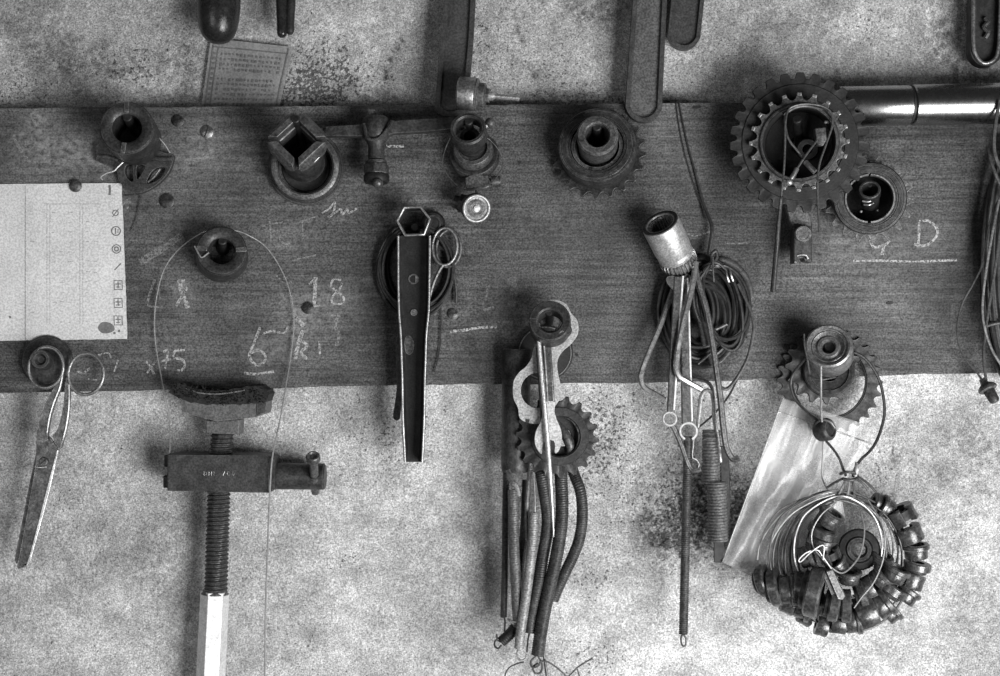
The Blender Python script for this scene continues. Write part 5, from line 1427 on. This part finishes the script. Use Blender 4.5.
MB().tube([(856, 462, 60), (857, 468, 62), (855, 476, 62)], [1, 2.6, 2], 10).build('end_sleeve', PLATE, t, label='bright end sleeve')
for lab, pts, m_ in [('fine pale wire arching over the lower part of the plastic bag', [(832, 492, 62), (808, 498, 60), (786, 510, 58), (770, 527, 56), (760, 545, 54), (757.5, 560, 54)], WIREL),
                     ('second fine pale wire arching over the plastic bag, inside the first', [(835, 494, 64), (814, 501, 62), (792, 514, 60), (777, 532, 58), (769, 550, 57), (768, 566, 56)], WIREL),
                     ('pale wire looping down across the front of the bushings', [(836, 503, 68), (822, 514, 74), (812.5, 530, 78), (812.5, 545, 80), (820, 556, 82), (832, 568, 82), (842, 573, 82), (852, 566, 82), (861, 552, 80), (864.5, 530, 76), (861, 512, 70)], WIREL),
                     ('pale wire crossing the right-hand bushings down to the bottom of the ring', [(868, 500, 70), (880, 520, 78), (885, 538, 82), (883, 560, 84), (874, 582, 86), (862, 597, 86), (854, 608, 84)], WIREL),
                     ('small twisted wire loop in front of the left bushings', [(833, 571, 84), (823, 557, 84), (817, 550, 84), (806, 553, 84), (799, 559.5, 84), (801, 561.5, 84), (810, 553, 85), (820, 546, 85), (824, 547, 85), (823, 560, 85)], WIREL)]:
    o = MB().tube(pts, .75, 6, n=8).build('wire', m_, None, pts[len(pts) // 2])
    tag(o, lab, 'wire')
# a small cog hangs inside the ring
M = frame(P(859, 549, 50), (-.25, .1, 1))
t = thing('small_cog', 'small black ribbed cog in the middle of the ring of bushings', 'cog', (859, 549, 50))
MB().lathe(M, [(12, 0), (17, 0), (19.6, 2), (19.8, 9), (18, 11), (13, 11.5), (12, 10)], 120, True, rfun=lambda a, z: 1 + .012 * sin(a * 40)).build('ribbed_rim', BLACKIRON, t)
MB().lathe(M, [(6, 2), (12.4, 2), (12.4, 11), (11, 13), (8, 13), (6, 10)], 36, True).build('hub', IRON, t)

def bushing_proto(kind):
    lab = 'x'
    o = thing('bushing', lab, 'bushing', (0, 0, 0))
    M = Matrix.Identity(4)
    M.translation = ORG[o.name]
    if kind == 0:
        MB().lathe(M, [(6, -6), (11, -6), (11.6, -5.2), (11.6, 4), (10.6, 6), (6, 6)], 32, True).build('sleeve', SHINY, o)
        MB().lathe(M, [(9, 3), (13, 3), (13.8, 4), (13.8, 7), (12.8, 8), (9, 8)], 32, True).build('lip', SHINY, o)
    elif kind == 1:
        MB().lathe(M, [(7, -4), (13, -4), (14, -3), (14, 3), (13, 4), (7, 4)], 32, True).build('sleeve', SHINY, o)
        MB().lathe(M, [(5, -7), (10, -7), (10.6, -6), (10.6, -3.5), (5, -3.5)], 28, True).build('shoulder', IRON, o)
    else:
        MB().lathe(M, [(6, -7), (12, -7), (12.6, -6), (12.2, 0), (12.6, 6), (12, 7), (6, 7)], 32, True, a0=.5, a1=2 * pi - .5).build('shell', SHINY, o)
        MB().lathe(M, [(5, -4), (9.5, -4), (9.5, 4), (5, 4)], 24, True).build('liner', BLACKIRON, o)
    return o
GB = 'dark bushings threaded on the wire hoops'
protos = [bushing_proto(k) for k in range(3)]
used = set()
def place_bushing(kind, px, py, w, axis_deg, tilt, scale, label):
    src = protos[kind]
    if kind in used:
        o = src.copy()
        C.objects.link(o)
        for ch in list(src.children):
            c = ch.copy()
            C.objects.link(c)
            c.parent = o
    else:
        used.add(kind)
        o = src
    o.location = to_world(P(px, py, w))
    a = R(axis_deg)
    z = Vector((cos(a) * cos(tilt), sin(a) * cos(tilt), sin(tilt)))
    m = Matrix.Rotation(pi / 2, 4, 'X') @ frame((0, 0, 0), z, up=(0, 0, 1), roll=random.uniform(0, 6))
    o.rotation_euler = m.to_euler()
    o.scale = (scale,) * 3
    tag(o, label, 'bushing', GB)
LL = 'dark bushing in the clump at the lower left end of the wire ring'
LB = 'dark bushing strung along the bottom of the wire ring'
LR = 'dark bushing strung along the right side of the wire ring'
LI = 'dark bushing on the inner hoop left of the small cog'
LF = 'dark bushing piled in front of the lower right inner ring'
for kind, x, y, w, ax, ti, sc, lab in [
    (1, 764, 581, 56, 20, .5, 1.1, LL), (1, 775, 588, 60, 15, .35, 1.25, LL), (0, 787, 590, 62, 5, .2, 1.2, LL), (1, 799, 588, 66, -5, .3, 1.15, LL), (2, 790, 602, 56, -25, .1, .95, LL),
    (0, 803, 606, 60, -15, .2, 1.05, LL), (1, 815, 592, 76, -12, .35, 1.75, LL), (2, 807, 614, 54, -30, 0, .9, LL),
    (0, 826, 606, 68, -15, .2, .95, LB), (1, 834, 604, 74, -10, .2, 1.2, LB), (1, 846, 606, 76, 0, .2, 1.15, LB), (2, 822, 625, 56, -15, .1, .85, LB), (2, 838, 622, 60, -6, .1, 1.0, LB), (0, 852, 620, 64, 10, .15, 1.05, LB),
    (2, 866, 612, 66, 22, .1, 1.3, LB), (0, 880, 604, 66, 38, .1, 1.2, LB), (0, 889, 612, 54, 40, .05, .95, LB),
    (1, 892, 588, 66, 55, .15, 1.15, LR), (0, 905, 595, 56, 55, .05, 1.0, LR), (2, 911, 580, 58, 70, .05, 1.0, LR), (1, 917, 566, 58, 80, .1, .95, LR), (0, 916, 552, 58, 95, .1, .95, LR), (2, 909, 534, 60, 112, .05, 1.05, LR),
    (2, 902, 515, 60, 120, .05, 1.1, LR), (0, 894, 574, 74, 65, .2, 1.0, LR), (0, 886, 508, 56, 150, .1, .85, LR), (1, 876, 503, 52, 160, .1, .75, LR),
    (0, 829, 519, 60, 60, .3, 1.0, LI), (1, 823, 531, 62, 70, .3, 1.05, LI), (0, 822, 545, 62, 80, .2, .9, LI), (0, 806, 557, 66, 20, .3, .9, LI), (2, 830, 555, 66, 115, .2, .85, LI), (0, 838, 566, 66, 130, .2, .8, LI),
    (0, 849, 577, 72, 90, .3, .85, LF), (2, 868, 588, 68, 30, .3, .95, LF), (0, 880, 578, 70, 45, .3, .9, LF), (1, 862, 594, 70, 20, .2, .95, LF), (0, 881, 560, 62, 70, .4, .8, LF)]:
    place_bushing(kind, x, y, w, ax, ti, sc, lab)
t = thing('flat_key', 'flat dark bar standing upright among the front bushings', 'bar', (836, 584, 84))
MB().prism([(826, 571), (833, 569), (846, 596), (843, 600), (838, 599)], 86, 90).build('bar', IRON2, t, bevel=1)
MB().prism([(826, 571), (838, 599), (834, 601), (823, 574)], 82, 86).build('bar_side', IRON, t, bevel=.6)
